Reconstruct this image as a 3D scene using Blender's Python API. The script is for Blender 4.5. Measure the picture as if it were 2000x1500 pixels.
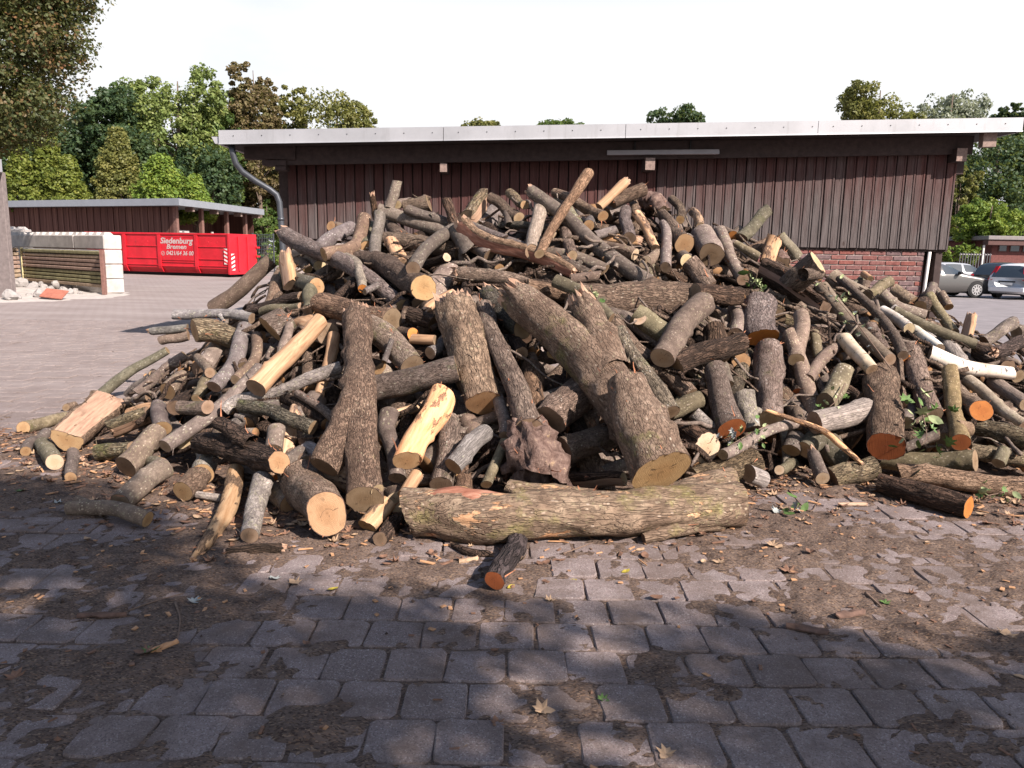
import bpy, math, random
import numpy as np
from mathutils import Vector, Matrix

# ---------------------------------------------------------------- camera, sky, sun, exposure
scn = bpy.context.scene
COL = scn.collection
for o in list(bpy.data.objects):
    bpy.data.objects.remove(o)
FPX, CAMH = 1510.0, 1.7
PITCH, ROLL = math.radians(9.8), math.radians(1.03)
cam_d = bpy.data.cameras.new('camera')
cam_d.sensor_width = 36.0
cam_d.lens = 36.0 * FPX / 2000.0
cam_d.clip_start = 0.05
cam_d.clip_end = 2000
cam = bpy.data.objects.new('camera', cam_d)
COL.objects.link(cam)
cam.matrix_world = Matrix.Translation((0, 0, CAMH)) @ Matrix.Rotation(math.pi/2 - PITCH, 4, 'X') @ Matrix.Rotation(ROLL, 4, 'Z')
scn.camera = cam

SUN_AZ, SUN_EL = math.radians(46), math.radians(37)     # azimuth measured from straight behind the camera to its right
SUN_FROM = Vector((math.sin(SUN_AZ)*math.cos(SUN_EL), -math.cos(SUN_AZ)*math.cos(SUN_EL), math.sin(SUN_EL)))
sun_d = bpy.data.lights.new('sun', 'SUN')
sun_d.energy = 5.0
sun_d.angle = math.radians(0.53)
sun_d.color = (1.0, 0.885, 0.805)
sun = bpy.data.objects.new('sun', sun_d)
COL.objects.link(sun)
sun.location = SUN_FROM * 60
sun.rotation_euler = SUN_FROM.to_track_quat('Z', 'Y').to_euler()

world = bpy.data.worlds.new('World')
scn.world = world
world.use_nodes = True
wn, wl = world.node_tree.nodes, world.node_tree.links
wn.clear()
sky = wn.new('ShaderNodeTexSky')
sky.sky_type = 'NISHITA'
sky.sun_disc = False
sky.sun_elevation = SUN_EL
sky.sun_rotation = math.pi - SUN_AZ
sky.air_density, sky.dust_density, sky.ozone_density = 1.0, 1.5, 1.5
bg = wn.new('ShaderNodeBackground')
bg.inputs['Strength'].default_value = 0.085
wout = wn.new('ShaderNodeOutputWorld')
tc = wn.new('ShaderNodeTexCoord')
mp = wn.new('ShaderNodeMapping')
mp.inputs['Scale'].default_value = (1.3, 1.3, 3.2)
mp.inputs['Location'].default_value = (3.1, 0.4, 0.7)
nz = wn.new('ShaderNodeTexNoise')
nz.inputs['Scale'].default_value = 1.6
nz.inputs['Detail'].default_value = 7
nz.inputs['Roughness'].default_value = 0.55
rmp = wn.new('ShaderNodeMapRange')
rmp.inputs['From Min'].default_value = 0.34
rmp.inputs['From Max'].default_value = 0.52
mx = wn.new('ShaderNodeMix')
mx.data_type = 'RGBA'
mx.inputs[7].default_value = (5.25, 5.3, 5.4, 1)
wl.new(tc.outputs['Generated'], mp.inputs['Vector'])
wl.new(mp.outputs[0], nz.inputs['Vector'])
wl.new(nz.outputs['Fac'], rmp.inputs['Value'])
sepw = wn.new('ShaderNodeSeparateXYZ')
wl.new(tc.outputs['Generated'], sepw.inputs[0])
elev = wn.new('ShaderNodeMapRange')          # haze and cloud thin out with height, the same all round
elev.inputs['From Min'].default_value = 0.26
elev.inputs['From Max'].default_value = 0.40
elev.inputs['To Min'].default_value = 1.0
elev.inputs['To Max'].default_value = 0.03
wl.new(sepw.outputs[2], elev.inputs['Value'])
addw = wn.new('ShaderNodeMath'); addw.operation = 'MULTIPLY_ADD'
addw.inputs[1].default_value = 0.30; addw.inputs[2].default_value = 0.80
wl.new(rmp.outputs[0], addw.inputs[0])
mulw = wn.new('ShaderNodeMath'); mulw.operation = 'MULTIPLY'; mulw.use_clamp = True
wl.new(addw.outputs[0], mulw.inputs[0]); wl.new(elev.outputs[0], mulw.inputs[1])
wl.new(mulw.outputs[0], mx.inputs[0])
wl.new(sky.outputs[0], mx.inputs[6])
wl.new(mx.outputs[2], bg.inputs['Color'])
wl.new(bg.outputs[0], wout.inputs['Surface'])

vs = scn.view_settings
vs.view_transform = 'Standard'
vs.look = 'None'
vs.exposure = 1.2
vs.gamma = 1.0
vs.use_curve_mapping = False

# ---------------------------------------------------------------- helpers
def ray(px, py):
    x, y = (px-1000)/FPX, -(py-750)/FPX
    c, s = math.cos(ROLL), math.sin(ROLL)
    x, y = x*c - y*s, x*s + y*c
    cp, sp = math.cos(PITCH), math.sin(PITCH)
    return np.array([x, cp + y*sp, -sp + y*cp])
def at(px, py, Y):
    d = ray(px, py)
    return np.array([0, 0, CAMH]) + d*(Y/d[1])
def gr(px, py, z=0.0):
    d = ray(px, py)
    return np.array([0, 0, CAMH]) + d*((z-CAMH)/d[2])
def axdepth(p):        # distance along the optical axis (metres) of a point
    return p[1]*math.cos(PITCH) - (p[2]-CAMH)*math.sin(PITCH)

def _h(ix, iy, iz, seed):
    n = (ix*374761393 + iy*668265263 + iz*2147483647 + seed*1274126177) & 0xffffffff
    n = ((n ^ (n >> 13)) * 1274126177) & 0xffffffff
    return ((n ^ (n >> 16)) & 0xffff) / 65535.0
def vnoise(P, seed=0):
    P = np.asarray(P, float)
    i = np.floor(P).astype(np.int64)
    f = P - i
    f = f*f*(3-2*f)
    r = 0
    for a in (0, 1):
        for b in (0, 1):
            for c in (0, 1):
                w = (f[..., 0] if a else 1-f[..., 0])*(f[..., 1] if b else 1-f[..., 1])*(f[..., 2] if c else 1-f[..., 2])
                r = r + w*_h(i[..., 0]+a, i[..., 1]+b, i[..., 2]+c, seed)
    return r*2-1
def fbm(P, seed=0, oct=3):
    P = np.asarray(P, float)
    r, a = 0, 1.0
    for k in range(oct):
        r = r + a*vnoise(P*(2.03**k), seed+k*17)
        a *= 0.5
    return r

def mesh(name, V, Fc, smooth=False):
    me = bpy.data.meshes.new(name)
    me.from_pydata([tuple(map(float, v)) for v in V], [], [tuple(f) for f in Fc])
    if smooth:
        me.polygons.foreach_set('use_smooth', [True]*len(me.polygons))
    me.update()
    return me
def fast_mesh(name, V, Q, k=4, smooth=False):
    """V (n,3) array, Q (m,k) int array"""
    me = bpy.data.meshes.new(name)
    V = np.asarray(V, np.float32); Q = np.asarray(Q, np.int32)
    me.vertices.add(len(V)); me.vertices.foreach_set('co', V.ravel())
    me.loops.add(Q.size); me.loops.foreach_set('vertex_index', Q.ravel())
    me.polygons.add(len(Q)); me.polygons.foreach_set('loop_start', np.arange(0, Q.size, k, dtype=np.int32))
    if smooth:
        me.polygons.foreach_set('use_smooth', np.ones(len(Q), bool))
    me.update(calc_edges=True)
    return me
def link(name, me, mat=None, parent=None, loc=None):
    o = bpy.data.objects.new(name, me)
    COL.objects.link(o)
    if mat is not None and me is not None and len(me.materials) == 0:
        for m in (mat if isinstance(mat, (list, tuple)) else [mat]):
            me.materials.append(m)
    if parent is not None:
        o.parent = parent
    if loc is not None:
        o.location = loc
    return o
def tag(o, label=None, cat=None, group=None, kind=None):
    if label: o['label'] = label
    if cat: o['category'] = cat
    if group: o['group'] = group
    if kind: o['kind'] = kind
    return o
def empty(name, loc=(0, 0, 0), rz=0.0):
    o = bpy.data.objects.new(name, None)
    COL.objects.link(o)
    o.location = loc
    o.rotation_euler = (0, 0, rz)
    o.empty_display_size = 0.2
    return o

class MB:
    """collects simple solids into one mesh"""
    def __init__(s): s.v, s.f = [], []
    def add(s, V, Fc):
        n = len(s.v)
        s.v += [tuple(map(float, p)) for p in V]
        s.f += [tuple(i+n for i in f) for f in Fc]
        return s
    def box(s, x0, x1, y0, y1, z0, z1):
        return s.hexa([(x0, y0, z0), (x1, y0, z0), (x1, y1, z0), (x0, y1, z0)], [(x0, y0, z1), (x1, y0, z1), (x1, y1, z1), (x0, y1, z1)])
    def bbox(s, x0, x1, y0, y1, z0, z1, b=0.004):
        """box with bevelled edges (octagon section, chamfered ends)"""
        xs = [(x0+b, y0), (x1-b, y0), (x1, y0+b), (x1, y1-b), (x1-b, y1), (x0+b, y1), (x0, y1-b), (x0, y0+b)]
        ins = [(x0+b, y0+b), (x1-b, y0+b), (x1-b, y0+b), (x1-b, y1-b), (x1-b, y1-b), (x0+b, y1-b), (x0+b, y1-b), (x0+b, y0+b)]
        V = [(x, y, z0) for x, y in ins]+[(x, y, z0+b) for x, y in xs]+[(x, y, z1-b) for x, y in xs]+[(x, y, z1) for x, y in ins]
        Fc = []
        for k in range(3):
            for i in range(8):
                j = (i+1) % 8
                Fc.append((k*8+i, k*8+j, k*8+8+j, k*8+8+i))
        Fc.append(tuple(range(7, -1, -1))); Fc.append(tuple(range(24, 32)))
        return s.add(V, Fc)
    def hexa(s, b, t):
        return s.add(list(b)+list(t), [(3, 2, 1, 0), (4, 5, 6, 7), (0, 1, 5, 4), (1, 2, 6, 5), (2, 3, 7, 6), (3, 0, 4, 7)])
    def tube(s, pts, rad, n=10, cap=True):
        pts = [np.array(p, float) for p in pts]
        if not hasattr(rad, '__len__'): rad = [rad]*len(pts)
        V, Fc = [], []
        up = np.array([0.13, 0.31, 0.94])
        for i, p in enumerate(pts):
            t = pts[min(i+1, len(pts)-1)] - pts[max(i-1, 0)]
            t = t/(np.linalg.norm(t)+1e-9)
            if i == 0:
                a = np.cross(t, up)
                if np.linalg.norm(a) < 0.1: a = np.cross(t, [1, 0, 0])
            else:
                a = a - t*np.dot(a, t)
            a = a/np.linalg.norm(a); b = np.cross(t, a)
            for k in range(n):
                q = 2*math.pi*k/n
                V.append(p + rad[i]*(a*math.cos(q)+b*math.sin(q)))
        for i in range(len(pts)-1):
            for k in range(n):
                j = (k+1) % n
                Fc.append((i*n+k, i*n+j, i*n+n+j, i*n+n+k))
        if cap:
            Fc.append(tuple(range(n-1, -1, -1)))
            Fc.append(tuple((len(pts)-1)*n+k for k in range(n)))
        return s.add(V, Fc)
    def build(s, name, mat, parent=None, smooth=False):
        return link(name, mesh(name, s.v, s.f, smooth), mat, parent)

# ---------------------------------------------------------------- materials
class NT:
    def __init__(s, name):
        s.m = bpy.data.materials.new(name); s.m.use_nodes = True
        s.n, s.l = s.m.node_tree.nodes, s.m.node_tree.links
        s.n.clear()
        s.out = s.n.new('ShaderNodeOutputMaterial')
        s.p = s.n.new('ShaderNodeBsdfPrincipled')
        s.p.inputs['Specular IOR Level'].default_value = 0.3
        s.l.new(s.p.outputs[0], s.out.inputs[0])
    def set(s, node, key, v):
        if isinstance(v, bpy.types.NodeSocket): s.l.new(v, node.inputs[key])
        elif v is not None: node.inputs[key].default_value = v
    def coord(s, kind='Object'):
        return s.n.new('ShaderNodeTexCoord').outputs[kind]
    def mapping(s, v, scale=(1, 1, 1), loc=(0, 0, 0), rot=(0, 0, 0)):
        m = s.n.new('ShaderNodeMapping')
        s.l.new(v, m.inputs[0]); s.set(m, 'Scale', scale); s.set(m, 'Location', loc); s.set(m, 'Rotation', rot)
        return m.outputs[0]
    def noise(s, v, scale, detail=4, rough=0.55, dist=0.0, out='Fac'):
        m = s.n.new('ShaderNodeTexNoise')
        if v is not None: s.l.new(v, m.inputs['Vector'])
        s.set(m, 'Scale', scale); s.set(m, 'Detail', detail); s.set(m, 'Roughness', rough); s.set(m, 'Distortion', dist)
        return m.outputs[out]
    def voronoi(s, v, scale, feature='F1', out='Distance', rnd=1.0):
        m = s.n.new('ShaderNodeTexVoronoi'); m.feature = feature
        s.l.new(v, m.inputs['Vector']); s.set(m, 'Scale', scale); s.set(m, 'Randomness', rnd)
        return m.outputs[out]
    def ramp(s, fac, stops, interp='LINEAR'):
        r = s.n.new('ShaderNodeValToRGB'); r.color_ramp.interpolation = interp
        el = r.color_ramp.elements
        while len(el) < len(stops): el.new(0.5)
        for e, (p, c) in zip(el, stops):
            e.position = p
            e.color = (c, c, c, 1) if not hasattr(c, '__len__') else (tuple(c)+(1,))[:4]
        s.set(r, 'Fac', fac)
        return r.outputs[0]
    def mr(s, v, a, b, c=0.0, d=1.0):
        r = s.n.new('ShaderNodeMapRange')
        s.set(r, 'Value', v); s.set(r, 'From Min', a); s.set(r, 'From Max', b); s.set(r, 'To Min', c); s.set(r, 'To Max', d)
        return r.outputs[0]
    def mix(s, f, a, b, mode='MIX'):
        m = s.n.new('ShaderNodeMix'); m.data_type = 'RGBA'; m.blend_type = mode
        fx = lambda c: c if isinstance(c, bpy.types.NodeSocket) else (tuple(c)+(1,))[:4]
        s.set(m, 0, f); s.set(m, 6, fx(a)); s.set(m, 7, fx(b))
        return m.outputs[2]
    def math(s, op, a, b=None):
        m = s.n.new('ShaderNodeMath'); m.operation = op
        s.set(m, 0, a); s.set(m, 1, b)
        return m.outputs[0]
    def vadd(s, a, b):
        m = s.n.new('ShaderNodeVectorMath'); m.operation = 'ADD'
        s.set(m, 0, a); s.set(m, 1, b)
        return m.outputs[0]
    def info(s, out):
        return s.n.new('ShaderNodeObjectInfo').outputs[out]
    def sep(s, v):
        m = s.n.new('ShaderNodeSeparateXYZ'); s.l.new(v, m.inputs[0]); return m.outputs
    def bump(s, h, strength=0.5, dist=0.01):
        b = s.n.new('ShaderNodeBump'); s.set(b, 'Height', h); s.set(b, 'Strength', strength); s.set(b, 'Distance', dist)
        s.l.new(b.outputs[0], s.p.inputs['Normal'])
    def fin(s, col=None, rough=None, metal=None, spec=None):
        c = col if isinstance(col, bpy.types.NodeSocket) or col is None else (tuple(col)+(1,))[:4]
        s.set(s.p, 'Base Color', c); s.set(s.p, 'Roughness', rough); s.set(s.p, 'Metallic', metal); s.set(s.p, 'Specular IOR Level', spec)
        return s.m
M = {}
def plain(name, col, rough=0.6, metal=0.0, var=0.12, scale=8.0, bump=0.0, spec=0.3):
    t = NT(name)
    v = t.coord('Object')
    n = t.noise(v, scale, 5, 0.6)
    lo = tuple(c*(1-var) for c in col); hi = tuple(min(1, c*(1+var)) for c in col)
    c = t.ramp(n, [(0.3, lo), (0.7, hi)])
    if bump: t.bump(t.noise(v, scale*6, 4), bump, 0.005)
    M[name] = t.fin(c, rough, metal, spec)
    return M[name]

def rnd_coord(t, scale=(1, 1, 1)):
    """object coordinates shifted by a per-object random offset"""
    r = t.info('Random')
    o = t.math('MULTIPLY', r, 57.0)
    k = t.math('ADD', t.math('MULTIPLY', t.math('FRACT', t.math('MULTIPLY', r, 13.7)), 0.65), 0.72)
    m = t.n.new('ShaderNodeVectorMath'); m.operation = 'SCALE'
    t.l.new(t.vadd(t.coord('Object'), o), m.inputs[0]); t.l.new(k, m.inputs['Scale'])
    return t.mapping(m.outputs[0], scale)

def bark(name, dark, mid, light, crack=48.0, stretch=0.22, depth=0.010, moss=0.0, lichen=0.0, wound=0.0, smooth=0.0, peel=0.0, wide=0.055, fleck=0.0, mossc=(0.135, 0.135, 0.048)):
    """fissured bark: meandering furrows drawn out along the stem, fine flaking, moss, lichen, fresh scars"""
    t = NT('bark_'+name)
    base = rnd_coord(t)
    sv = t.mapping(base, (1, 1, stretch))
    f1 = t.math('ABSOLUTE', t.math('SUBTRACT', t.noise(sv, crack, 2, 0.5, 0.35), 0.5))
    f2 = t.math('ABSOLUTE', t.math('SUBTRACT', t.noise(t.mapping(base, (1, 1, min(1.0, stretch*2.2)), loc=(3.3, 1.7, 5.1)), crack*1.15, 2, 0.5, 0.3), 0.5))
    plate = t.math('MULTIPLY', t.mr(f1, 0.0, wide, 0.0, 1.0), t.mr(f2, 0.0, wide*0.6, 0.45, 1.0))
    fine = t.noise(t.mapping(base, (1, 1, min(1.0, stretch*1.6))), 120, 5, 0.7)
    big = t.noise(base, 6.5, 5, 0.62)
    c1 = t.ramp(big, [(0.30, dark), (0.5, mid), (0.70, light)])
    c2 = t.mix(t.mr(fine, 0.32, 0.68, 0.65, 0.0), c1, dark)
    col = t.mix(t.math('MULTIPLY', t.mr(plate, 0, 1, 1, 0), 0.85*(1-smooth)), c2, tuple(x*0.28 for x in dark))
    h = t.math('ADD', t.math('MULTIPLY', plate, 1.0-smooth*0.85), t.math('MULTIPLY', fine, 0.5))
    mot = t.noise(base, 21, 5, 0.7)
    col = t.mix(t.mr(mot, 0.40, 0.60, 0.55, 0.0), col, tuple(x*0.62 for x in dark))
    if fleck:
        vc = t.sep(t.voronoi(t.mapping(base, (1, 1, 0.6)), 62, 'F1', 'Color'))
        vd = t.voronoi(t.mapping(base, (1, 1, 0.6)), 62, 'F1')
        fm = t.math('MULTIPLY', t.mr(vc[0], 1.0-fleck*0.45, 1.02-fleck*0.45), t.mr(vd, 0.42, 0.25))
        fm = t.math('MULTIPLY', fm, t.mr(t.noise(base, 5, 3), 0.36, 0.58, 0.15, 1.0))
        col = t.mix(t.math('MULTIPLY', fm, 0.8), col, t.mix(t.mr(vc[1], 0.3, 0.7), (0.36, 0.31, 0.255), (0.26, 0.24, 0.16)))
        sc_ = t.noise(t.mapping(base, (1, 1, 2.2)), 16, 3, 0.6)
        col = t.mix(t.mr(sc_, 0.66, 0.70, 0, 0.7), col, tuple(x*0.35 for x in dark))
    if lichen:
        ln = t.noise(base, 30, 5, 0.75)
        lm = t.math('MULTIPLY', t.mr(ln, 0.62-lichen*0.06, 0.66-lichen*0.05), t.mr(t.noise(base, 4.0, 3), 0.42, 0.58))
        lc = t.mix(t.mr(t.noise(base, 60, 2), 0.4, 0.6), (0.30, 0.275, 0.215), (0.20, 0.19, 0.11))
        col = t.mix(t.math('MULTIPLY', lm, 0.6), col, lc)
    if moss:
        mn = t.noise(base, 4.2, 6, 0.68)
        mm = t.mr(mn, 0.68-moss*0.16, 0.84-moss*0.16)
        mc = t.mix(t.mr(t.noise(base, 80, 3), 0.35, 0.65), tuple(x*0.33 for x in mossc), mossc)
        col = t.mix(t.math('MULTIPLY', mm, 0.72), col, mc)
    if peel:
        pn = t.noise(t.mapping(base, (1, 1, 0.35)), 8.5, 5, 0.68)
        pm = t.mr(pn, 0.54-peel*0.1, 0.57-peel*0.1)
        pc = t.ramp(t.noise(t.mapping(base, (1, 1, 0.08)), 40, 4), [(0.3, (0.30, 0.17, 0.09)), (0.7, (0.47, 0.32, 0.20))])
        col = t.mix(pm, col, pc)
        h = t.math('MULTIPLY', h, t.mr(pm, 0, 1, 1.0, 0.25))
    if wound:
        wn_ = t.noise(t.mapping(base, (1, 1, 0.5)), 6.0, 6, 0.82)
        wm = t.mr(wn_, 0.71-wound*0.06, 0.73-wound*0.06)
        wc = t.ramp(t.noise(base, 45, 4), [(0.35, (0.16, 0.040, 0.020)), (0.65, (0.36, 0.13, 0.065))])
        col = t.mix(t.math('MULTIPLY', wm, 0.85), col, wc)
    col = t.mix(1.0, col, t.info('Color'), 'MULTIPLY')
    t.bump(h, 1.0, depth)
    return t.fin(col, 0.9, 0, 0.18)

BK = {
 'A': bark('furrowed', (0.108, 0.074, 0.055), (0.215, 0.153, 0.113), (0.314, 0.232, 0.171), 46, 0.20, 0.013, moss=0.2, wound=0.45, smooth=0.22, fleck=0.25),
 'M': bark('mossy', (0.099, 0.074, 0.049), (0.196, 0.149, 0.095), (0.305, 0.241, 0.153), 46, 0.22, 0.013, moss=0.75, lichen=0.6, wound=0.35, fleck=0.4, mossc=(0.19, 0.19, 0.06)),
 'B': bark('grey', (0.106, 0.079, 0.066), (0.180, 0.140, 0.115), (0.256, 0.203, 0.171), 50, 0.7, 0.004, moss=0.12, lichen=0.6, smooth=0.75, wound=0.2, fleck=0.9),
 'G': bark('greenish', (0.097, 0.080, 0.052), (0.174, 0.146, 0.095), (0.258, 0.218, 0.148), 50, 0.7, 0.004, moss=0.55, lichen=0.6, smooth=0.8, fleck=0.85),
 'E': bark('dark', (0.055, 0.037, 0.027), (0.123, 0.079, 0.058), (0.198, 0.133, 0.099), 32, 0.16, 0.022, moss=0.15, wound=0.3, wide=0.09),
 'F': bark('russet', (0.120, 0.082, 0.061), (0.212, 0.156, 0.121), (0.298, 0.230, 0.184), 54, 0.30, 0.008, moss=0.6, lichen=0.25, wound=1.15, smooth=0.25, fleck=0.35, mossc=(0.17, 0.175, 0.055)),
 'T': bark('light_brown', (0.177, 0.106, 0.066), (0.303, 0.193, 0.126), (0.428, 0.287, 0.192), 50, 0.22, 0.010, wound=0.3),
 'W': bark('weathered', (0.185, 0.152, 0.133), (0.295, 0.247, 0.215), (0.408, 0.343, 0.301), 70, 0.05, 0.005, lichen=0.2, smooth=0.3, fleck=0.2),
 'L': bark('lichened', (0.136, 0.116, 0.101), (0.248, 0.216, 0.192), (0.414, 0.369, 0.325), 36, 0.5, 0.007, lichen=1.1, moss=0.15, smooth=0.5, fleck=1.0),
 'K': bark('halfpeeled', (0.130, 0.083, 0.057), (0.242, 0.159, 0.110), (0.354, 0.244, 0.167), 46, 0.3, 0.007, peel=1.0, smooth=0.3),
}
BK['V'] = bark('fallen', (0.121, 0.088, 0.065), (0.218, 0.170, 0.124), (0.315, 0.262, 0.194), 40, 0.16, 0.010, moss=0.85, lichen=1.0, wound=1.2, peel=-0.5, fleck=0.6, smooth=0.4, mossc=(0.235, 0.235, 0.075))
def wood_side(name, a, b, c, stretch=0.06, scale=45):
    t = NT(name)
    v = rnd_coord(t, (1, 1, stretch))
    n = t.noise(v, scale, 5, 0.65)
    p = t.noise(rnd_coord(t, (1, 1, 0.4)), 6, 4, 0.6)
    col = t.ramp(n, [(0.28, a), (0.55, b), (0.78, c)])
    col = t.mix(t.mr(p, 0.52, 0.68, 0.0, 0.65), col, tuple(x*0.55 for x in a))
    k = t.noise(rnd_coord(t, (1, 1, 0.3)), 13, 2, 0.5)
    col = t.mix(t.mr(k, 0.70, 0.73, 0.0, 0.8), col, (0.12, 0.06, 0.035))
    t.bump(n, 0.6, 0.006)
    return t.fin(col, 0.75, 0, 0.25)
BK['D'] = wood_side('peeled_wood', (0.22, 0.115, 0.06), (0.36, 0.225, 0.132), (0.49, 0.345, 0.22))
M['split'] = wood_side('split_wood', (0.24, 0.135, 0.09), (0.36, 0.235, 0.16), (0.45, 0.32, 0.225))
M['split_red'] = wood_side('split_red', (0.15, 0.050, 0.030), (0.27, 0.125, 0.082), (0.36, 0.225, 0.165), 0.07, 60)
BK['P'] = M['split_red']
M['split_brown'] = wood_side('split_brown', (0.19, 0.125, 0.10), (0.27, 0.185, 0.15), (0.36, 0.26, 0.21), 0.05, 50)
def birch():
    t = NT('bark_birch')
    b = rnd_coord(t)
    big = t.noise(b, 4, 4, 0.6)
    col = t.ramp(big, [(0.3, (0.25, 0.205, 0.155)), (0.52, (0.42, 0.375, 0.31)), (0.8, (0.53, 0.50, 0.45))])
    ln = t.noise(t.mapping(b, (1, 1, 9)), 8, 3, 0.6)
    col = t.mix(t.mr(ln, 0.64, 0.72, 0, 0.7), col, (0.22, 0.17, 0.13))
    sp = t.noise(t.mapping(b, (1, 1, 2.4)), 13, 2, 0.5)
    col = t.mix(t.mr(sp, 0.655, 0.68, 0, 0.95), col, (0.035, 0.03, 0.028))
    t.bump(ln, 0.5, 0.004)
    return t.fin(t.mix(1.0, col, t.info('Color'), 'MULTIPLY'), 0.7, 0, 0.25)
BK['C'] = birch()
BK['c'] = bark('shaded_dull_birch', (0.17, 0.135, 0.10), (0.27, 0.225, 0.175), (0.38, 0.335, 0.275), 40, 2.5, 0.004, lichen=0.5, smooth=0.7, fleck=0.5)  # greyer birch; shade over the long pole is put into its colour
def rootmat():
    t = NT('bark_root')
    b = rnd_coord(t)
    n = t.noise(b, 17, 6, 0.75)
    col = t.ramp(n, [(0.3, (0.025, 0.013, 0.010)), (0.47, (0.120, 0.076, 0.062)), (0.60, (0.19, 0.130, 0.108)), (0.70, (0.38, 0.27, 0.17))])
    t.bump(n, 1.0, 0.035)
    return t.fin(col, 0.9, 0, 0.2)
BK['R'] = rootmat()

def endgrain(name, sap, heart, dark, hr=0.0):
    t = NT('end_'+name)
    uv = t.coord('UV')
    rr = t.sep(uv)
    r, ang = rr[0], rr[1]
    ob = rnd_coord(t)
    n = t.noise(ob, 22, 4, 0.6)
    rd = t.math('ADD', r, t.math('MULTIPLY', n, 0.22))
    col = t.ramp(rd, [(0.12, dark), (0.2+hr, heart), (0.45+hr, heart), (0.75, sap), (1.0, sap)])
    w = t.math('SINE', t.math('MULTIPLY', rd, 95.0))
    col = t.mix(t.mr(w, -1, 1, 0.0, 0.42), col, tuple(x*0.45 for x in heart))
    saw = t.noise(t.mapping(ob, (1, 12, 1)), 16, 3, 0.6)
    col = t.mix(t.mr(saw, 0.4, 0.75, 0, 0.35), col, tuple(x*0.62 for x in sap))
    crv = t.n.new('ShaderNodeCombineXYZ')
    t.l.new(t.math('MULTIPLY', ang, 11.0), crv.inputs[0]); t.l.new(t.math('MULTIPLY', r, 1.2), crv.inputs[1]); t.l.new(t.math('MULTIPLY', t.info('Random'), 91.0), crv.inputs[2])
    ck = t.noise(crv.outputs[0], 1.7, 2, 0.5)
    cm = t.math('MULTIPLY', t.mr(ck, 0.665, 0.69), t.mr(r, 0.9, 0.35))
    col = t.mix(t.math('MULTIPLY', cm, 0.8), col, (0.05, 0.03, 0.02))
    col = t.mix(t.mr(t.noise(ob, 9, 5, 0.7), 0.45, 0.70, 0, 0.62), col, tuple(x*0.6 for x in heart))
    col = t.mix(t.mr(r, 0.955, 0.975), col, (0.07, 0.045, 0.035))
    t.bump(t.math('ADD', saw, t.math('MULTIPLY', cm, -1.0)), 0.5, 0.004)
    return t.fin(t.mix(1.0, col, t.info('Color'), 'MULTIPLY'), 0.8, 0, 0.2)
EN = {
 't': endgrain('tan', (0.375, 0.240, 0.128), (0.320, 0.188, 0.093), (0.20, 0.105, 0.048)),
 'p': endgrain('pale', (0.484, 0.378, 0.246), (0.431, 0.312, 0.185), (0.317, 0.202, 0.106)),
 'o': endgrain('orange', (0.493, 0.189, 0.048), (0.449, 0.158, 0.040), (0.317, 0.097, 0.026)),
 'r': endgrain('rust', (0.299, 0.092, 0.031), (0.255, 0.075, 0.025), (0.167, 0.044, 0.016)),
 'g': endgrain('greyed', (0.235, 0.165, 0.108), (0.185, 0.122, 0.074), (0.095, 0.06, 0.038)),
 'd': endgrain('brown', (0.150, 0.097, 0.062), (0.114, 0.072, 0.044), (0.053, 0.031, 0.019)),
}
# ---------------------------------------------------------------- the log pile
CREST = np.array([(-4.6, 0.0), (-4.0, 0.18), (-3.4, 0.75), (-2.9, 1.25), (-2.45, 1.62), (-1.6, 2.02), (-0.6, 2.2), (0.3, 2.38), (1.0, 2.42), (1.8, 2.25), (2.8, 1.88), (3.8, 1.50), (4.8, 1.18), (5.6, 0.8), (6.4, 0.3), (7.0, 0.0)])
FOOT = np.array([(-5.0, 6.6), (-4.0, 6.1), (-3.2, 5.6), (-2.4, 5.0), (-1.6, 4.55), (-0.5, 4.45), (0.8, 4.55), (1.5, 5.0), (2.0, 5.5), (2.6, 5.5), (3.3, 5.1), (4.0, 5.2), (5.5, 5.8), (7.0, 7.0)])
RIDGE_Y = 9.1
def pile_h(X, Y):
    X = np.asarray(X, float); Y = np.asarray(Y, float)
    c = np.interp(X, CREST[:, 0], CREST[:, 1])
    f = np.interp(X, FOOT[:, 0], FOOT[:, 1])
    t = np.clip((Y-f)/(RIDGE_Y-f), 0, 1)
    s = 0.25*(1-(1-t)**2.2) + 0.75*t
    back = np.clip(1-(Y-RIDGE_Y)/2.6, 0, 1)
    return c*s*np.where(Y > RIDGE_Y, back, 1.0)
YS = np.arange(3.0, 9.6, 0.02)
def pile_hit(px, py, rpx=10.0):
    """distance Y at which the line of sight meets the heap (None above its crest)"""
    d = ray(px, py)
    Pz = CAMH + d[2]*YS/d[1]
    X = d[0]*YS/d[1]
    rm = rpx*YS/FPX
    hit = np.nonzero(Pz <= np.maximum(pile_h(X, YS), rm))[0]
    return YS[hit[0]] if len(hit) else None

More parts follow.
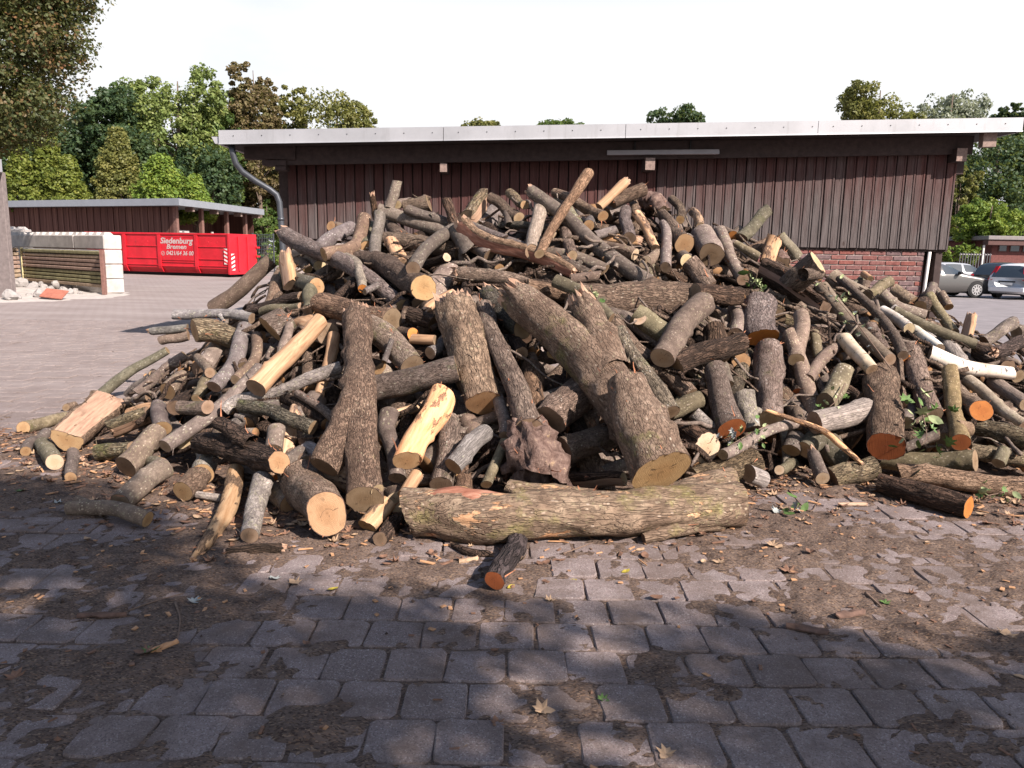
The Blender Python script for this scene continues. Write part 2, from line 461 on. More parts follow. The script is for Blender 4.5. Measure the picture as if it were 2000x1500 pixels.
# strokes: x,y[,depth shift] ... | radius(es) px | bark | ends | layer | extra | label ; '+' joins a limb of the same piece
LOGS_TXT = """
776,354 770,380 760,407|9|B|tn|1||slim grey log standing upright on the heap beside a round pale cut end + 742,410 800,432 870,452|11|B|nt
727,385 735,428|7|E|xn|0||short dark broken stub beside the slim upright grey log
742,418 737,460 733,504|12|L|nn|2||pale lichened log standing straight up on the heap's upper slope
776,400,-.05 800,394,.5|9|B|pn|0||
790,408 838,397|16|F|nn|0||rough reddish chunk lying at the heap's crest below the small beam end
795,408 875,436|10|B|nn|0||
872,392 890,440|11|E|tn|2||short dark log standing upright beside the mossy crest block
912,432 947,394|23|M|nt|1|h|short thick mossy block tilted up at the crest
935,448,.05 976,408,.2|18|B|nt|0||
957,386 988,410 1014,426|11|A|tn|1||furrowed crest log with a short downward side stub + 990,412 994,440|8|B|nn
646,441,-.1 690,450,.35|11|F|tn|1||
684,444,.15 645,463 613,496,-.08|13|B|nt|2||bent grey log with dull tan end next to a twin bent log
712,425,.1 700,470 680,488 632,497,-.08|14|B|nt|3||curved grey log sweeping down to a dull tan end on the slope by the downpipe
560,460 640,508 785,597|18,17,14|A|xp|2||long furrowed log slanting down the slope from a split end by the downpipe
745,470 900,490|18|A|nn|0||
887,448 845,483 806,525|14,14,16|B|nn|3||grey forked log with a long pale slanting cut at its upper fork + 888,450 912,486|15,16|B|np|3|s
915,475 956,498|12|B|ng|1||
873,503,-.1 833,520,.25|9|E|pn|2||
765,474 786,516|14|K|tn|1||
703,508,.1 828,562,-.12|21,27|A|nt|2||thick furrowed log with a broad round tan end facing the yard, high on the slope
880,528 826,598|22|B|nn|1||stout grey lichened log leaning behind the thick round-ended log
833,604 882,574|9|D|xx|3||splintered pale orange sliver wedged against a stout grey log
676,502 697,514 704,540 708,564,-.06|10|L|no|3||
712,570 738,557,-.04|7|B|np|4||
898,535 1000,547 1076,574|15,15,14|A|xn|1||long gnarled log with splintered end lying level below the red split log
555,502 563,556|17|K|xn|2|h|upright half-peeled stump with torn top at the heap's side by the downpipe
530,508,.1 414,603|15,14|B|nn|1||long straight grey pole sloping off the heap toward the red container
340,614 420,612 492,622|11,10,12|L|tn|1||crooked pole jutting level from the heap toward the concrete block wall
296,647 366,640|8|L|xn|0||
315,665 368,655|9|B|tn|0||
380,646,-.15 420,648 466,664,.15|24,24,20|M|tn|3||stout greenish log with cracked tan end jutting toward the yard paving
526,642,-.15 560,624,.45|28,26|F|tn|2||big egg-shaped tan cut end facing the yard on the slope
513,608 590,600|10|G|on|1||
490,606 590,578|10|E|nn|0||
608,566 600,607|13|G|nn|1||
327,684 262,722 195,772|9,10,10|G|nn|1||long thin greenish pole sliding down the heap's side toward the paving
362,694 267,768|10|B|nn|0||
480,640 462,700 418,756,-.06|14,13,12|B|nd|3||bent smooth grey log with dark lower end beside the peeled pole
502,658 495,702 460,742|10|B|nn|2||
428,680 392,722|18|B|tn|1||
386,699,-.05 410,728|10|B|on|3||
415,728 384,778|10|G|nn|2||
512,716,-.06 430,796 322,872|13,14,16|B|tn|3||very long grey pole running down the slope below the bright peeled pole + 488,738 506,722|11|B|nn
627,625,-.08 575,690 500,758|14,16,18|D|pn|5||bright bare peeled pole with pale round end lying across the slope
665,718 600,740 545,765 465,782 440,801|12,12,11,12,12|L|nn|4||silvery crooked branch lying across the foot of the bright peeled pole
470,792 525,800 565,818 612,836|13,13,13,14|M|gn|5||short arched furrowed branch below the silvery crooked branch
580,768 655,822|9|F|gn|4||
652,655 635,718 622,775|12|D|pn|1||bare pale log standing steeply behind the silvery branch
565,636 550,692|10|B|nn|2||
588,636,-.08 640,652,.2|21|D|gn|1||
632,594,-.06 700,612 766,626|26|A|gg|3||thick furrowed log with moss patch and slanting left cut above the forked trunk
697,618 700,700 702,775 712,976|28,27,31,34|A|xn|6||tall furrowed trunk standing against the slope, forked into two feet + 702,768,-.02 632,912,-.16|30,27|A|nd|6|| + 722,930 737,957,-.06|14,13|A|np
727,640,-.06 805,714|22|F|tn|4||stout log with bark cut leaning beside the tall forked trunk
765,664,-.05 750,707|6|B|pn|5||thin stub with pale end poking from the stout leaning log
798,613,-.06 846,630,.1|15|E|dn|2||
215,780 130,852|33|A|nt|3|H|wide split half-log with bare tan face at the heap's paving-side corner
45,836,-.04 128,814|12,10|G|tn|1||
50,882,-.04 90,845|10|B|tn|1||
106,902,-.06 84,868|15|G|pn|2||short greenish log with pale end among scraps at the heap's far-left tip
138,933,-.05 142,884|12|B|tn|2||
129,796 146,790|7|F|nn|0||
320,914 235,982|20,19|B|nn|3||dark grey log lying in shade on the litter beside the forked branch
135,993 215,1000 289,1015,-.04|13,15,17|B|nt|4||dark forked log lying alone on the litter in front of the heap + 150,978 205,1000|11,10|B|nn|4
215,842 292,814|22|M|nn|2|h|
190,885 260,876|17|M|nn|2||
302,850 245,912|24|B|nd|3||
310,794 318,836,-.06|14,15|B|nt|3||
327,764,-.08 356,738,.2|17|B|tn|2||
340,797,-.08 372,775,.2|17,15|E|dn|2||
352,796,-.08 406,795|13|F|gn|4||
252,808 322,794|11|K|on|2||
250,770 300,730|9|B|nn|0||
230,800 290,776|8|B|nn|1||
390,864 450,880 546,903,-.12|22,25,23|E|nt|6||gnarled dark rugged log with a bright round end jutting over the litter + 428,826 490,866|15,18|E|dn
462,918 454,960 440,1002 405,1058 376,1090|17,18,18,13,5|K|nx|5||broken log tapering to pale splinters on the ground
357,960,-.08 388,930,.2|22|F|tn|2||
385,966 436,974|8|L|nn|4||
513,935 488,1046,-.05|19,18|L|ng|5||straight silver lichened log leaning down to the litter beside the splintered log
540,838 535,880|17|B|dn|3||
588,883,-.05 556,905|14|B|tn|2||
445,1079 500,1072 549,1071|8,10,9|E|xx|1||curved slab of red-brown bark lying on the ground by the splintered log
638,1003,-.14 588,940,.15|42,40|F|tn|5||massive short butt log with the broadest round tan end, bark hanging in shreds
717,1028,-.08 757,982|19,17|K|tn|4||
742,1053,-.06 780,1016|15|E|dn|4||
788,968,-.06 814,928|13|D|tn|6||
795,899,-.12 865,776|27,25|K|tn|7||thick half-peeled log with bare wood face leaning beside the tall forked trunk
760,806 764,860 776,934,-.05|19,16,17|B|nd|5||
946,846 885,911,-.1|20,20|W|nt|6||flaky pale log with a ring-bark tan end leaning by the half-peeled log
880,828 862,948|23|A|nn|3||rough-barked log standing between the half-peeled and the flaky pale log
986,862 950,946,-.05|10,12|G|nt|5||
972,776 986,852|12|B|pn|4||
737,757,-.04 893,720|27|F|dn|6||stout smooth russet log lying nearly level beside the tall forked trunk
890,606 912,690 946,788|41,40,34|A|xt|4||broad flattened furrowed log standing beside the rooted stem
945,598 985,700 1033,838|18,19,27|A|nn|7||straight furrowed stem ending in a dug-up root burl + 1026,820 1040,875 1050,940|26,44,50|R|nn|7 + 1030,880 1008,948,-.05|26,15|R|nn + 1060,890 1100,950,-.05|26,13|R|nn + 1045,890 1062,955,-.1|28,16|R|nn
1012,584 1085,645 1165,720 1215,790 1262,880|34,40,48,46,44|F|xn|7||huge forked trunk, the biggest piece in the heap, with a mossy burl + 1146,606 1170,655 1200,730|32,34,40|F|xn + 1130,690,-.08 1165,720|16,30|M|nn
1221,745,-.25 1250,820,-.16 1293,922,-.05|37,48,61|F|pt|8||massive flared butt log standing in front of the huge forked trunk
1070,822 1140,762|32|A|nn|2||
1100,882 1196,846|25|F|nn|3||
1120,945,.1 1217,938,-.05|20,17|E|np|4|h|
1085,760,.2 1180,790,.3|26|E|nn|0||
806,1000 930,1010 1090,1004 1270,1000 1442,985|44,50,50,47,45|V|dd|7||long mossy fallen trunk lying along the ground at the heap's front + 816,982,-.13 900,980,-.15 985,988,-.14 1040,996,-.09|24,28,25,12|P|xx + 990,950 1060,968 1160,985|15,22,30|V|nn|7 + 1300,985 1370,955 1427,938|36,33,27|V|ng + 1257,1052,-.04 1330,1036 1400,1015|11,16,22|V|dn
966,1134,-.05 1012,1042|20,20|E|rn|8||short black-barked log with rust-brown round end lying on the paving before the mossy trunk
884,1064 915,1078 956,1082|6,8,7|E|xx|2||
1382,875,-.1 1335,845,.2|29,27|E|pn|7||log showing a creamy white round end beside the massive flared butt
1207,645,-.05 1310,806|16,20|M|on|6||straight log with hollow gash and orange slanting end beside the huge forked trunk
1196,626 1348,772|17,18|A|nn|5||
1240,613 1302,654|20,19|G|nd|5||mossy green log with a pale sawn-off limb facing the yard + 1262,632 1250,624,-.1|13,12|G|np
1120,592 1240,588 1357,584,-.05|33,33,32|A|ng|4||thick level furrowed log lying straight across the middle of the heap
1374,592 1293,700,-.05|24|B|np|6||stout grey log with torn bare lower end beneath the thick level log
1450,668,-.1 1320,716|21|E|on|6||dark rugged log with bright orange end above the reddish upright log
1395,718 1430,838,-.05|20,27|F|nr|6||reddish rough log standing upright, flaring to its base
1452,770 1468,838,-.05|19,17|L|nn|6||
1500,686 1503,822|25,25|F|nn|6||straight upright russet log with an orange scar below the split orange end
1563,614 1555,702|14|B|gn|5||upright grey forked log, its stem leaning beside the russet upright log + 1540,648 1566,716 1592,814|12,16,18|B|nn
1488,660,-.14 1482,598,.2|28|A|on|5||big log with glowing orange end split by a dark bark seam
1413,716,-.05 1422,750|11|B|rn|5||
1305,806 1366,780|15,16|G|nn|5||
1355,806 1404,852|13|L|nn|5||
1412,888 1470,860 1560,826|12,11,10|B|nn|8||long dark slanting pole lying over small cut ends by the ivy sprig
1498,802 1600,838 1640,868 1682,904|4,6,6,4|K|xx|9||long thin split stick arched over the green bent log
1350,935 1420,915 1476,900,-.05|22,23,22|M|nn|5||
1462,925 1490,935|17|W|nn|5||
1449,888,-.06 1470,872,.2|11|F|tn|4||
1522,918,-.06 1548,905,.2|11|G|pn|4||
1545,880,-.06 1556,850,.2|17|B|tn|4||
1572,878,-.08 1600,858 1625,875 1643,905|16,22,24,18|G|tn|5||bent mossy green log shaped like a knee by the ground
1588,886 1607,934,-.08|12,14|B|xp|6||
1625,932 1708,912|21|M|nn|5||short green-tinged log at ground level next to the dark outlying log
1718,944 1800,968 1893,991,-.04|21,22,20|E|po|6||dark outlying log lying loose on the dirt with a thin orange end
1757,924 1880,932 2015,953|18,19,20|T|dn|5||long smooth brown barkless log lying at the ground edge
1725,896 1830,902 1905,900|21,20,22|G|dn|4||mossy log lying level above the smooth brown log
1590,826 1694,796,-.05|22,23|W|nn|6||grey barkless weathered log lying slanted at mid-slope
1721,732 1730,872|27,31|A|nr|6||stout scaly log standing upright with rust-red underside
1752,706 1762,792|13,12|A|gn|5|h|
1768,826,-.06 1775,790,.2|15|B|pn|4||
1780,690 1822,812|21|A|nn|4||
1855,722 1862,808 1876,864|14,15,19|G|nr|7||dark mossy upright log with a red scar at its lower side stub + 1868,838 1893,838|16,14|B|nn
1917,802,-.12 1866,764|20|A|on|6||log with a big bright orange round end jutting out low beside the mossy upright log
1908,832 2012,862|19|M|nn|5||
1605,562 1670,630 1738,703|14,14,14|c|nn|6||long white birch pole slanting down beside a leafy sprig
1648,660,-.05 1703,722|13|C|gn|7||short white birch log above the orange-ended leaning log
1722,606 1776,642,-.04|10,11|C|np|6||thin white birch piece, upper of two in line
1778,638 1836,680|10|C|nn|5||thin white birch piece, lower of two in line
1816,690 1876,715 1925,723 1978,729|17,16,14,13|C|nn|7||thick curved white birch limb reaching toward the parked cars
1650,720,-.05 1612,788|18,20|G|on|6||leaning greenish log with bright orange round end under the short birch
1640,675 1580,740|11|B|nn|5||
1745,606 1800,634 1905,673,-.04|9|G|np|6||
1742,604 1820,663|10|W|nn|5||
1722,572 1754,597 1808,616|11,11,10|B|nt|5||
1815,578 1835,610 1864,650|10|G|gn|5||
1822,556,-.08 1810,588,.2|9|B|pn|4||
1796,603,-.08 1816,580,.3|14|E|tn|3||
1853,600,-.08 1838,574,.25|9|B|tn|4||
1838,582,-.05 1826,566,.2|8|B|pn|3||
1695,576 1738,550,-.04|12|G|nn|4||
1744,566 1783,590|13|L|nn|3||
1668,558,-.06 1685,545,.2|8|G|tn|3||
1690,548 1684,580|10|B|nn|3||
1686,535,-.03 1700,545|6|D|pn|4||
1893,622 1885,660|13|D|xn|4|h|
1922,666 1980,630|12|L|gn|4||
1944,688 2004,666|13|E|xx|4||
1910,690 1966,717|16|E|nn|3||
1850,664 1880,716|17,18|W|gn|5||
1484,526 1545,564 1604,606|26,27,20|E|nn|5|S|flat brown sawn face of a half-log lying below the big pale-ended block
1545,556,.3 1597,512,-.15|25,28|A|np|6||big block with a pale ringed face tipped up toward the brick wall
1372,458 1389,498,-.14|24,25|B|ng|3||thick smooth grey log with a deep saw kerf and dull end
1293,418 1337,477,-.1|11,20|A|nt|3||tapering log with round brown end beside the thick kerfed grey log
1340,508,-.1 1325,498,.3|13|B|pn|2||
1347,512 1386,562|18,19|A|nn|3||
1405,452 1425,500 1451,546|12,11,12|B|gn|4||slim grey log leaning over the dark end with orange cut
1432,466,-.06 1446,452,.25|13|B|on|2||
1448,464 1500,409|12,10|G|ng|3||thin green log pointing up above the crest against the grey boards
1438,478 1482,504,-.04|8,9|G|ng|4||
1513,464 1496,516|13|K|gn|4||
1522,458 1557,504|11,13|G|gn|3||
1463,492 1500,474|12|A|nn|2||
1520,502 1526,515|15|R|nn|3||
1356,573 1446,578,-.06|18,19|E|no|5||dark level log with orange end lying right of the thick level log
1436,606 1446,628 1436,655|16,17,16|B|dn|4||
1466,590 1488,626|18|F|nn|3||
1505,596 1518,622|19|M|dd|3||
1553,606 1630,636|18|A|nn|4||
1498,570 1552,602|9|L|nn|4||
1516,622 1628,650|13|M|nn|3||
1640,545 1700,612 1764,694|8,9,10|F|nn|6||
1622,540 1680,570 1732,600|17,15,13|c|pn|4||
1149,338 1100,420 1054,496|12,10,10|T|pn|5||tall straight brown stick rising highest above the crest, knobbed at its tip
1037,374 1100,420 1160,475 1215,518 1272,554|12,13,14,15,15|B|xn|4||very long dark smooth pole crossing the crest with a bare white patch
1056,394 1040,492|14|W|gn|4||weathered grey barkless post standing behind the tall straight stick
1084,377 1130,395 1178,422,-.06|10,11,11|A|gt|3||
1092,386 1130,442|11|G|nn|2||
1219,358 1170,404|10,8|D|xn|3||bright yellowish barkless piece pointing up at the crest
1256,370,-.06 1192,396|14|A|pn|2||
1150,441,-.06 1162,425,.25|12|B|tn|2||
1188,418 1216,404|14|W|nn|1||
1206,448,-.05 1164,460|9|B|tn|2||
1223,410 1230,464|12|A|nn|3||
1250,386 1275,392 1296,412|13,16,12|R|nn|1||
1243,418 1280,484|8|K|nn|3||
1235,390 1243,428|8|A|nn|2||
1296,438 1300,522|10,11|B|nn|3||
1172,482 1241,497,-.06|14,13|B|np|3||
1180,465 1242,471|9|K|xx|1||
1260,512,-.06 1285,495,.3|11|B|pn|2||
1276,505,-.03 1292,490,.2|9|B|pn|1||
1104,452 1118,500|12|A|nn|2||
1054,495 1120,508 1182,527|12,13,13|B|nn|1||
1098,510 1152,536|11|F|nn|2||
905,441 1000,485 1116,532|19,17,13|T|xx|4|Q|long red split trunk with orange splinters hanging from its underside
918,440 1031,484|9|B|nt|3||
1114,546 1171,540,-.05|11|B|np|4||
1084,548 1128,568 1165,592 1194,622|12,12,11,11|G|nn|6||green crooked branch lying over the thick level log
1284,524 1357,554|8|E|nn|2||
1250,552 1275,528|15|G|nn|1||
1030,560 1130,586|17|A|nn|3||
953,578 1022,642|19,21|M|xn|4||mossy log with bare top leaning behind the huge forked trunk
800,700,.1 850,690,.15|16|E|nn|1||
805,662,-.04 850,664|10|D|tn|2||
770,590,.1 830,640,.2|15|F|tn|0||
742,720,-.05 760,735,.2|16|B|tn|2||
840,690 880,660|14|L|nn|1||
1005,655,-.05 1020,690,.2|14|E|dn|1||
1025,660,-.05 1040,650,.2|11|E|dn|1||
1080,690,-.03 1095,670,.2|12|E|tn|2||
600,905 570,890|15|B|nn|2||
655,905,.05 600,880,.1|18|W|nn|2||
1395,650 1400,700|22|E|nn|2||
1560,770 1540,700|15|E|rn|2||
1600,700 1590,650|9|G|nn|3||
1680,780 1650,760|12|E|nn|2||
1655,745 1760,745|14|E|nn|2||
1700,640,-.05 1730,690|12|A|tn|4||
1770,700,-.05 1760,680,.2|9|B|on|4||
1835,850 1800,860|11|B|nn|3||
1830,848,-.04 1770,874|9|B|tn|4||
1800,640 1790,600|10|B|nn|2||
1640,985,.3 1690,985,.4|4|K|xx|1||
1940,745 2005,790|15|W|pn|5||
1890,742 2000,830|12|c|nn|4||peeling birch pole running down to the orange-ended low log
1985,650 2040,640|14|B|nn|2||
1960,880 1950,905|12|G|nn|4||
1890,880 2020,900|16|M|nn|3||
1930,700 1990,735|14|E|nn|2||
"""
def parse(txt):
    out = []
    for line in txt.strip().splitlines():
        strokes, label = [], None
        for si, part in enumerate(line.split(' + ')):
            fl = part.split('|')
            pts = [[float(x) for x in q.split(',')] for q in fl[0].split()]
            pts = [(p[0], p[1], p[2] if len(p) > 2 else 0.0) for p in pts]
            rad = [float(x) for x in fl[1].split(',')]
            if len(rad) == 1: rad = rad*len(pts)
            if len(rad) == 2 and len(pts) > 2: rad = list(np.linspace(rad[0], rad[1], len(pts)))
            st = dict(pts=pts, rad=rad, bark=fl[2], ends=fl[3], lay=int(fl[4]) if len(fl) > 4 and fl[4] else 0, ex=fl[5] if len(fl) > 5 else '')
            if len(fl) > 6 and fl[6].strip(): label = fl[6].strip()
            strokes.append(st)
        out.append(dict(st=strokes, lay=strokes[0]['lay'], label=label))
    return out
LOGS = parse(LOGS_TXT)
rng = random.Random(11)

# pieces seen in the gaps between the listed ones: found where the heap's face is still bare
def cover_fill(n):
    S = 10
    W, Hh = 205, 112
    cov = np.zeros((Hh, W), bool)
    gy, gx = np.mgrid[0:Hh, 0:W]
    gx = gx*S; gy = gy*S
    def paint(p, q, r):
        p = np.array(p[:2]); q = np.array(q[:2]); d = q-p
        t = np.clip(((gx-p[0])*d[0]+(gy-p[1])*d[1])/(d@d+1e-6), 0, 1)
        cov[((gx-p[0]-t*d[0])**2+(gy-p[1]-t*d[1])**2) < r*r] = True
    for L in LOGS:
        for s in L['st']:
            for a, b, r in zip(s['pts'][:-1], s['pts'][1:], s['rad']): paint(a, b, r)
    inside = np.zeros_like(cov)
    for j in range(30, Hh):
        for i in range(W):
            d = ray(i*S, j*S)
            X, Z = d[0]*YS/d[1], CAMH+d[2]*YS/d[1]
            h = pile_h(X, YS)
            k = np.nonzero(Z <= h)[0]
            if len(k) and h[k[0]] > 0.10 and Z[k[0]] > 0.1: inside[j, i] = True
    extra = []
    tries = 0
    while len(extra) < n and tries < 4000:
        tries += 1
        free = np.argwhere(inside & ~cov)
        if len(free) < 30: break
        j, i = free[rng.randrange(len(free))]
        x, y = i*S, j*S
        Yh = pile_hit(x, y) or 9.0
        sc = FPX/Yh
        ln = rng.uniform(0.28, 0.75)*sc
        a = rng.choice([rng.gauss(0.75, 0.35), rng.gauss(-0.75, 0.35), rng.gauss(1.45, 0.3), rng.gauss(0.1, 0.3)])
        if x < 560: a = rng.gauss(-0.75, 0.35)
        if x > 1560 and rng.random() < 0.6: a = rng.gauss(0.7, 0.3)
        r = rng.choice([0.034, 0.042, 0.05, 0.06, 0.075, 0.09])*rng.uniform(0.9, 1.15)*sc
        dx, dy = math.cos(a)*ln/2, math.sin(a)*ln/2
        face = rng.random() < 0.62
        p, q = (x-dx, y-dy), (x+dx, y+dy)
        if p[1] > q[1]: p, q = q, p        # q is the lower end
        if face: p, q = (x-dx*0.45, y-abs(dy)*0.5-3), (x+dx*0.45, y+abs(dy)*0.5)
        cx = rng.uniform(-0.12, 0.12)*ln
        mid = ((p[0]+q[0])/2 - dy/ln*cx*2, (p[1]+q[1])/2 + dx/ln*cx*2)
        bk = rng.choice('AABBBFFGGEKLM')
        en = rng.choice('tttpppog') if x < 1250 else rng.choice('ttpoog')
        sh = rng.uniform(0.0, 0.10)
        st = dict(pts=[(p[0], p[1], sh+(0.25 if face else 0.05)), (mid[0], mid[1], sh+0.08 if face else sh), (q[0], q[1], sh-(0.08 if face else 0.0))],
                  rad=[r*0.93, r*0.97, r], bark=bk, ends='n'+en, lay=-1, ex='')
        extra.append(dict(st=[st], lay=-1, label=None))
        paint(p, mid, r*0.9); paint(mid, q, r*0.9)
    return extra
LOGS += cover_fill(max(0, 296-len(LOGS)))

# place every piece on the heap
def place(L):
    for k, s in enumerate(L['st']):
        Ys = [pile_hit(p[0], p[1], r) for p, r in zip(s['pts'], s['rad'])]
        known = [y for y in Ys if y is not None]
        if not known:
            Ys = [8.9]*len(Ys)
        else:
            mn = max(known)
            Ys = [y if y is not None else min(9.0, mn+0.12) for y in Ys]
        if k > 0:                                  # a limb starts at the depth of its stem
            m = L['st'][0]
            dd = [math.hypot(p[0]-s['pts'][0][0], p[1]-s['pts'][0][1]) for p in m['pts']]
            i = int(np.argmin(dd))
            Ys = [0.55*y + 0.45*(m['Y'][i]) for y in Ys]
            # keep the limb's root on the stem
            j = int(np.argmin([min(math.hypot(p[0]-q[0], p[1]-q[1]) for p in m['pts']) for q in s['pts']]))
            dshift = interp_depth(m, s['pts'][j]) - Ys[j]
            Ys = [y+dshift for y in Ys]
        else:
            # stiff pieces: the middle must not sag away from the straight line
            if len(Ys) > 2:
                t = np.linspace(0, 1, len(Ys))
                A = np.polyfit(t, Ys, 1)
                Ys = list(0.75*np.polyval(A, t)+0.25*np.array(Ys))
        s['Y'] = [y+p[2] if k == 0 else y+p[2] for y, p in zip(Ys, s['pts'])]
def interp_depth(m, q):
    best = None
    P = m['pts']
    for i in range(len(P)-1):
        a = np.array(P[i][:2]); b = np.array(P[i+1][:2]); d = b-a
        t = np.clip(((np.array(q[:2])-a)@d)/(d@d+1e-6), 0, 1)
        e = np.linalg.norm(a+t*d-np.array(q[:2]))
        if best is None or e < best[0]: best = (e, m['Y'][i]*(1-t)+m['Y'][i+1]*t)
    return best[1]
rs_ = random.Random(77)
for L in LOGS:
    s0 = L['st'][0]
    if len(L['st']) == 1 and s0['bark'] in 'ABGEFLMT' and s0['rad'][0] >= 9 and not s0['ex'] and rs_.random() < 0.42:
        a, b_ = s0['pts'][0], s0['pts'][-1]
        ln_ = math.hypot(a[0]-b_[0], a[1]-b_[1])
        if ln_ > 45:
            t_ = rs_.uniform(.25, .75); r_ = s0['rad'][0]
            i_ = min(int(t_*(len(s0['pts'])-1)), len(s0['pts'])-2); f_ = t_*(len(s0['pts'])-1)-i_
            p_, q_ = s0['pts'][i_], s0['pts'][i_+1]
            x_, y_ = p_[0]*(1-f_)+q_[0]*f_, p_[1]*(1-f_)+q_[1]*f_
            ang = math.atan2(b_[1]-a[1], b_[0]-a[0])+rs_.choice([-1, 1])*rs_.uniform(.6, 1.3)
            k_ = r_*rs_.uniform(1.15, 1.7)
            L['st'].append(dict(pts=[(x_, y_, 0), (x_+math.cos(ang)*k_, y_+math.sin(ang)*k_*.8, -.01)], rad=[r_*.5, r_*rs_.uniform(.3, .45)], bark=s0['bark'], ends='n'+rs_.choice('tgdx'), lay=L['lay'], ex=''))
for L in LOGS: place(L)

# settle: where two pieces overlap on the face, the upper one comes forward, the lower one sinks in
def settle(iters=45):
    sp = []
    for li, L in enumerate(LOGS):
        m = L['st'][0]
        for s in L['st']:
            P = np.array([p[:2] for p in s['pts']]); n = len(P)
            for i in range(n-1):
                seg = np.linalg.norm(P[i+1]-P[i]); k = max(2, int(seg/14)+1)
                for t in np.linspace(0, 1, k, endpoint=(i == n-2)):
                    u = (i+t)/(n-1) if s is m else 0.5
                    q = P[i]*(1-t)+P[i+1]*t
                    sp.append((li, q[0], q[1], s['Y'][i]*(1-t)+s['Y'][i+1]*t, s['rad'][i]*(1-t)+s['rad'][i+1]*t, u))
    A = np.array(sp)
    li = A[:, 0].astype(int); lay = np.array([L['lay'] for L in LOGS])[li]
    dx = A[:, None, 1]-A[None, :, 1]; dy = A[:, None, 2]-A[None, :, 2]
    rs = A[:, None, 4]+A[None, :, 4]
    d2 = np.sqrt(dx*dx+dy*dy)
    I, J = np.nonzero((d2 < 0.85*rs) & (li[:, None] < li[None, :]))
    dpx, rr = d2[I, J], rs[I, J]
    off = np.zeros((len(LOGS), 2))
    u = A[:, 5]
    cnt = np.zeros((len(LOGS), 2)); 
    for it in range(iters):
        Y = A[:, 3] + off[li, 0]*(1-u) + off[li, 1]*u
        sc = 0.5*(Y[I]+Y[J])/FPX
        need = np.sqrt(np.maximum((rr*sc*0.93)**2-(dpx*sc)**2, 0))
        gap = Y[J]-Y[I]
        lf = lay[I]-lay[J]
        sgn = np.where(lf != 0, np.sign(lf), np.where(gap >= 0, 1, -1))    # +1: I is in front
        pen = need - sgn*gap
        k = np.nonzero(pen > 0)[0]
        mv = np.zeros((len(LOGS), 2)); mx_ = np.zeros((len(LOGS), 2)); mn_ = np.zeros((len(LOGS), 2))
        for e in (0, 1):
            wI = (1-u[I[k]]) if e == 0 else u[I[k]]
            wJ = (1-u[J[k]]) if e == 0 else u[J[k]]
            a = -sgn[k]*pen[k]*0.3*wI; b = sgn[k]*pen[k]*0.3*wJ
            np.maximum.at(mx_[:, e], li[I[k]], a); np.minimum.at(mn_[:, e], li[I[k]], a)
            np.maximum.at(mx_[:, e], li[J[k]], b); np.minimum.at(mn_[:, e], li[J[k]], b)
        off += mx_+mn_
        off = np.clip(off*0.985, -0.55, 0.6)
    for i, L in enumerate(LOGS):
        m = L['st'][0]; n = len(m['pts'])
        for s in L['st']:
            for j in range(len(s['pts'])):
                w = j/(n-1) if s is m else 0.5
                s['Y'][j] += off[i, 0]*(1-w)+off[i, 1]*w
settle()

def catmull(P, n):
    P = np.asarray(P, float)
    if len(P) == 2:
        t = np.linspace(0, 1, n)[:, None]
        return P[0]*(1-t)+P[1]*t
    Q = np.vstack([2*P[0]-P[1], P, 2*P[-1]-P[-2]])
    out = []
    for u in np.linspace(0, len(P)-1-1e-6, n):
        i = int(u); t = u-i
        p0, p1, p2, p3 = Q[i], Q[i+1], Q[i+2], Q[i+3]
        out.append(0.5*((2*p1)+(-p0+p2)*t+(2*p0-5*p1+4*p2-p3)*t*t+(-p0+3*p1-3*p2+p3)*t**3))
    return np.array(out)
LUMP = dict(A=0.10, M=0.12, B=0.085, G=0.09, E=0.15, F=0.09, W=0.09, L=0.10, K=0.10, D=0.10, C=0.04, c=0.06, R=0.34, T=0.10, V=0.13, P=0.22)
RIDG = dict(A=0.045, M=0.04, B=0.008, G=0.010, E=0.085, F=0.016, W=0.012, L=0.02, K=0.018, D=0.012, C=0.006, c=0.008, R=0.24, T=0.03, V=0.05, P=0.10)
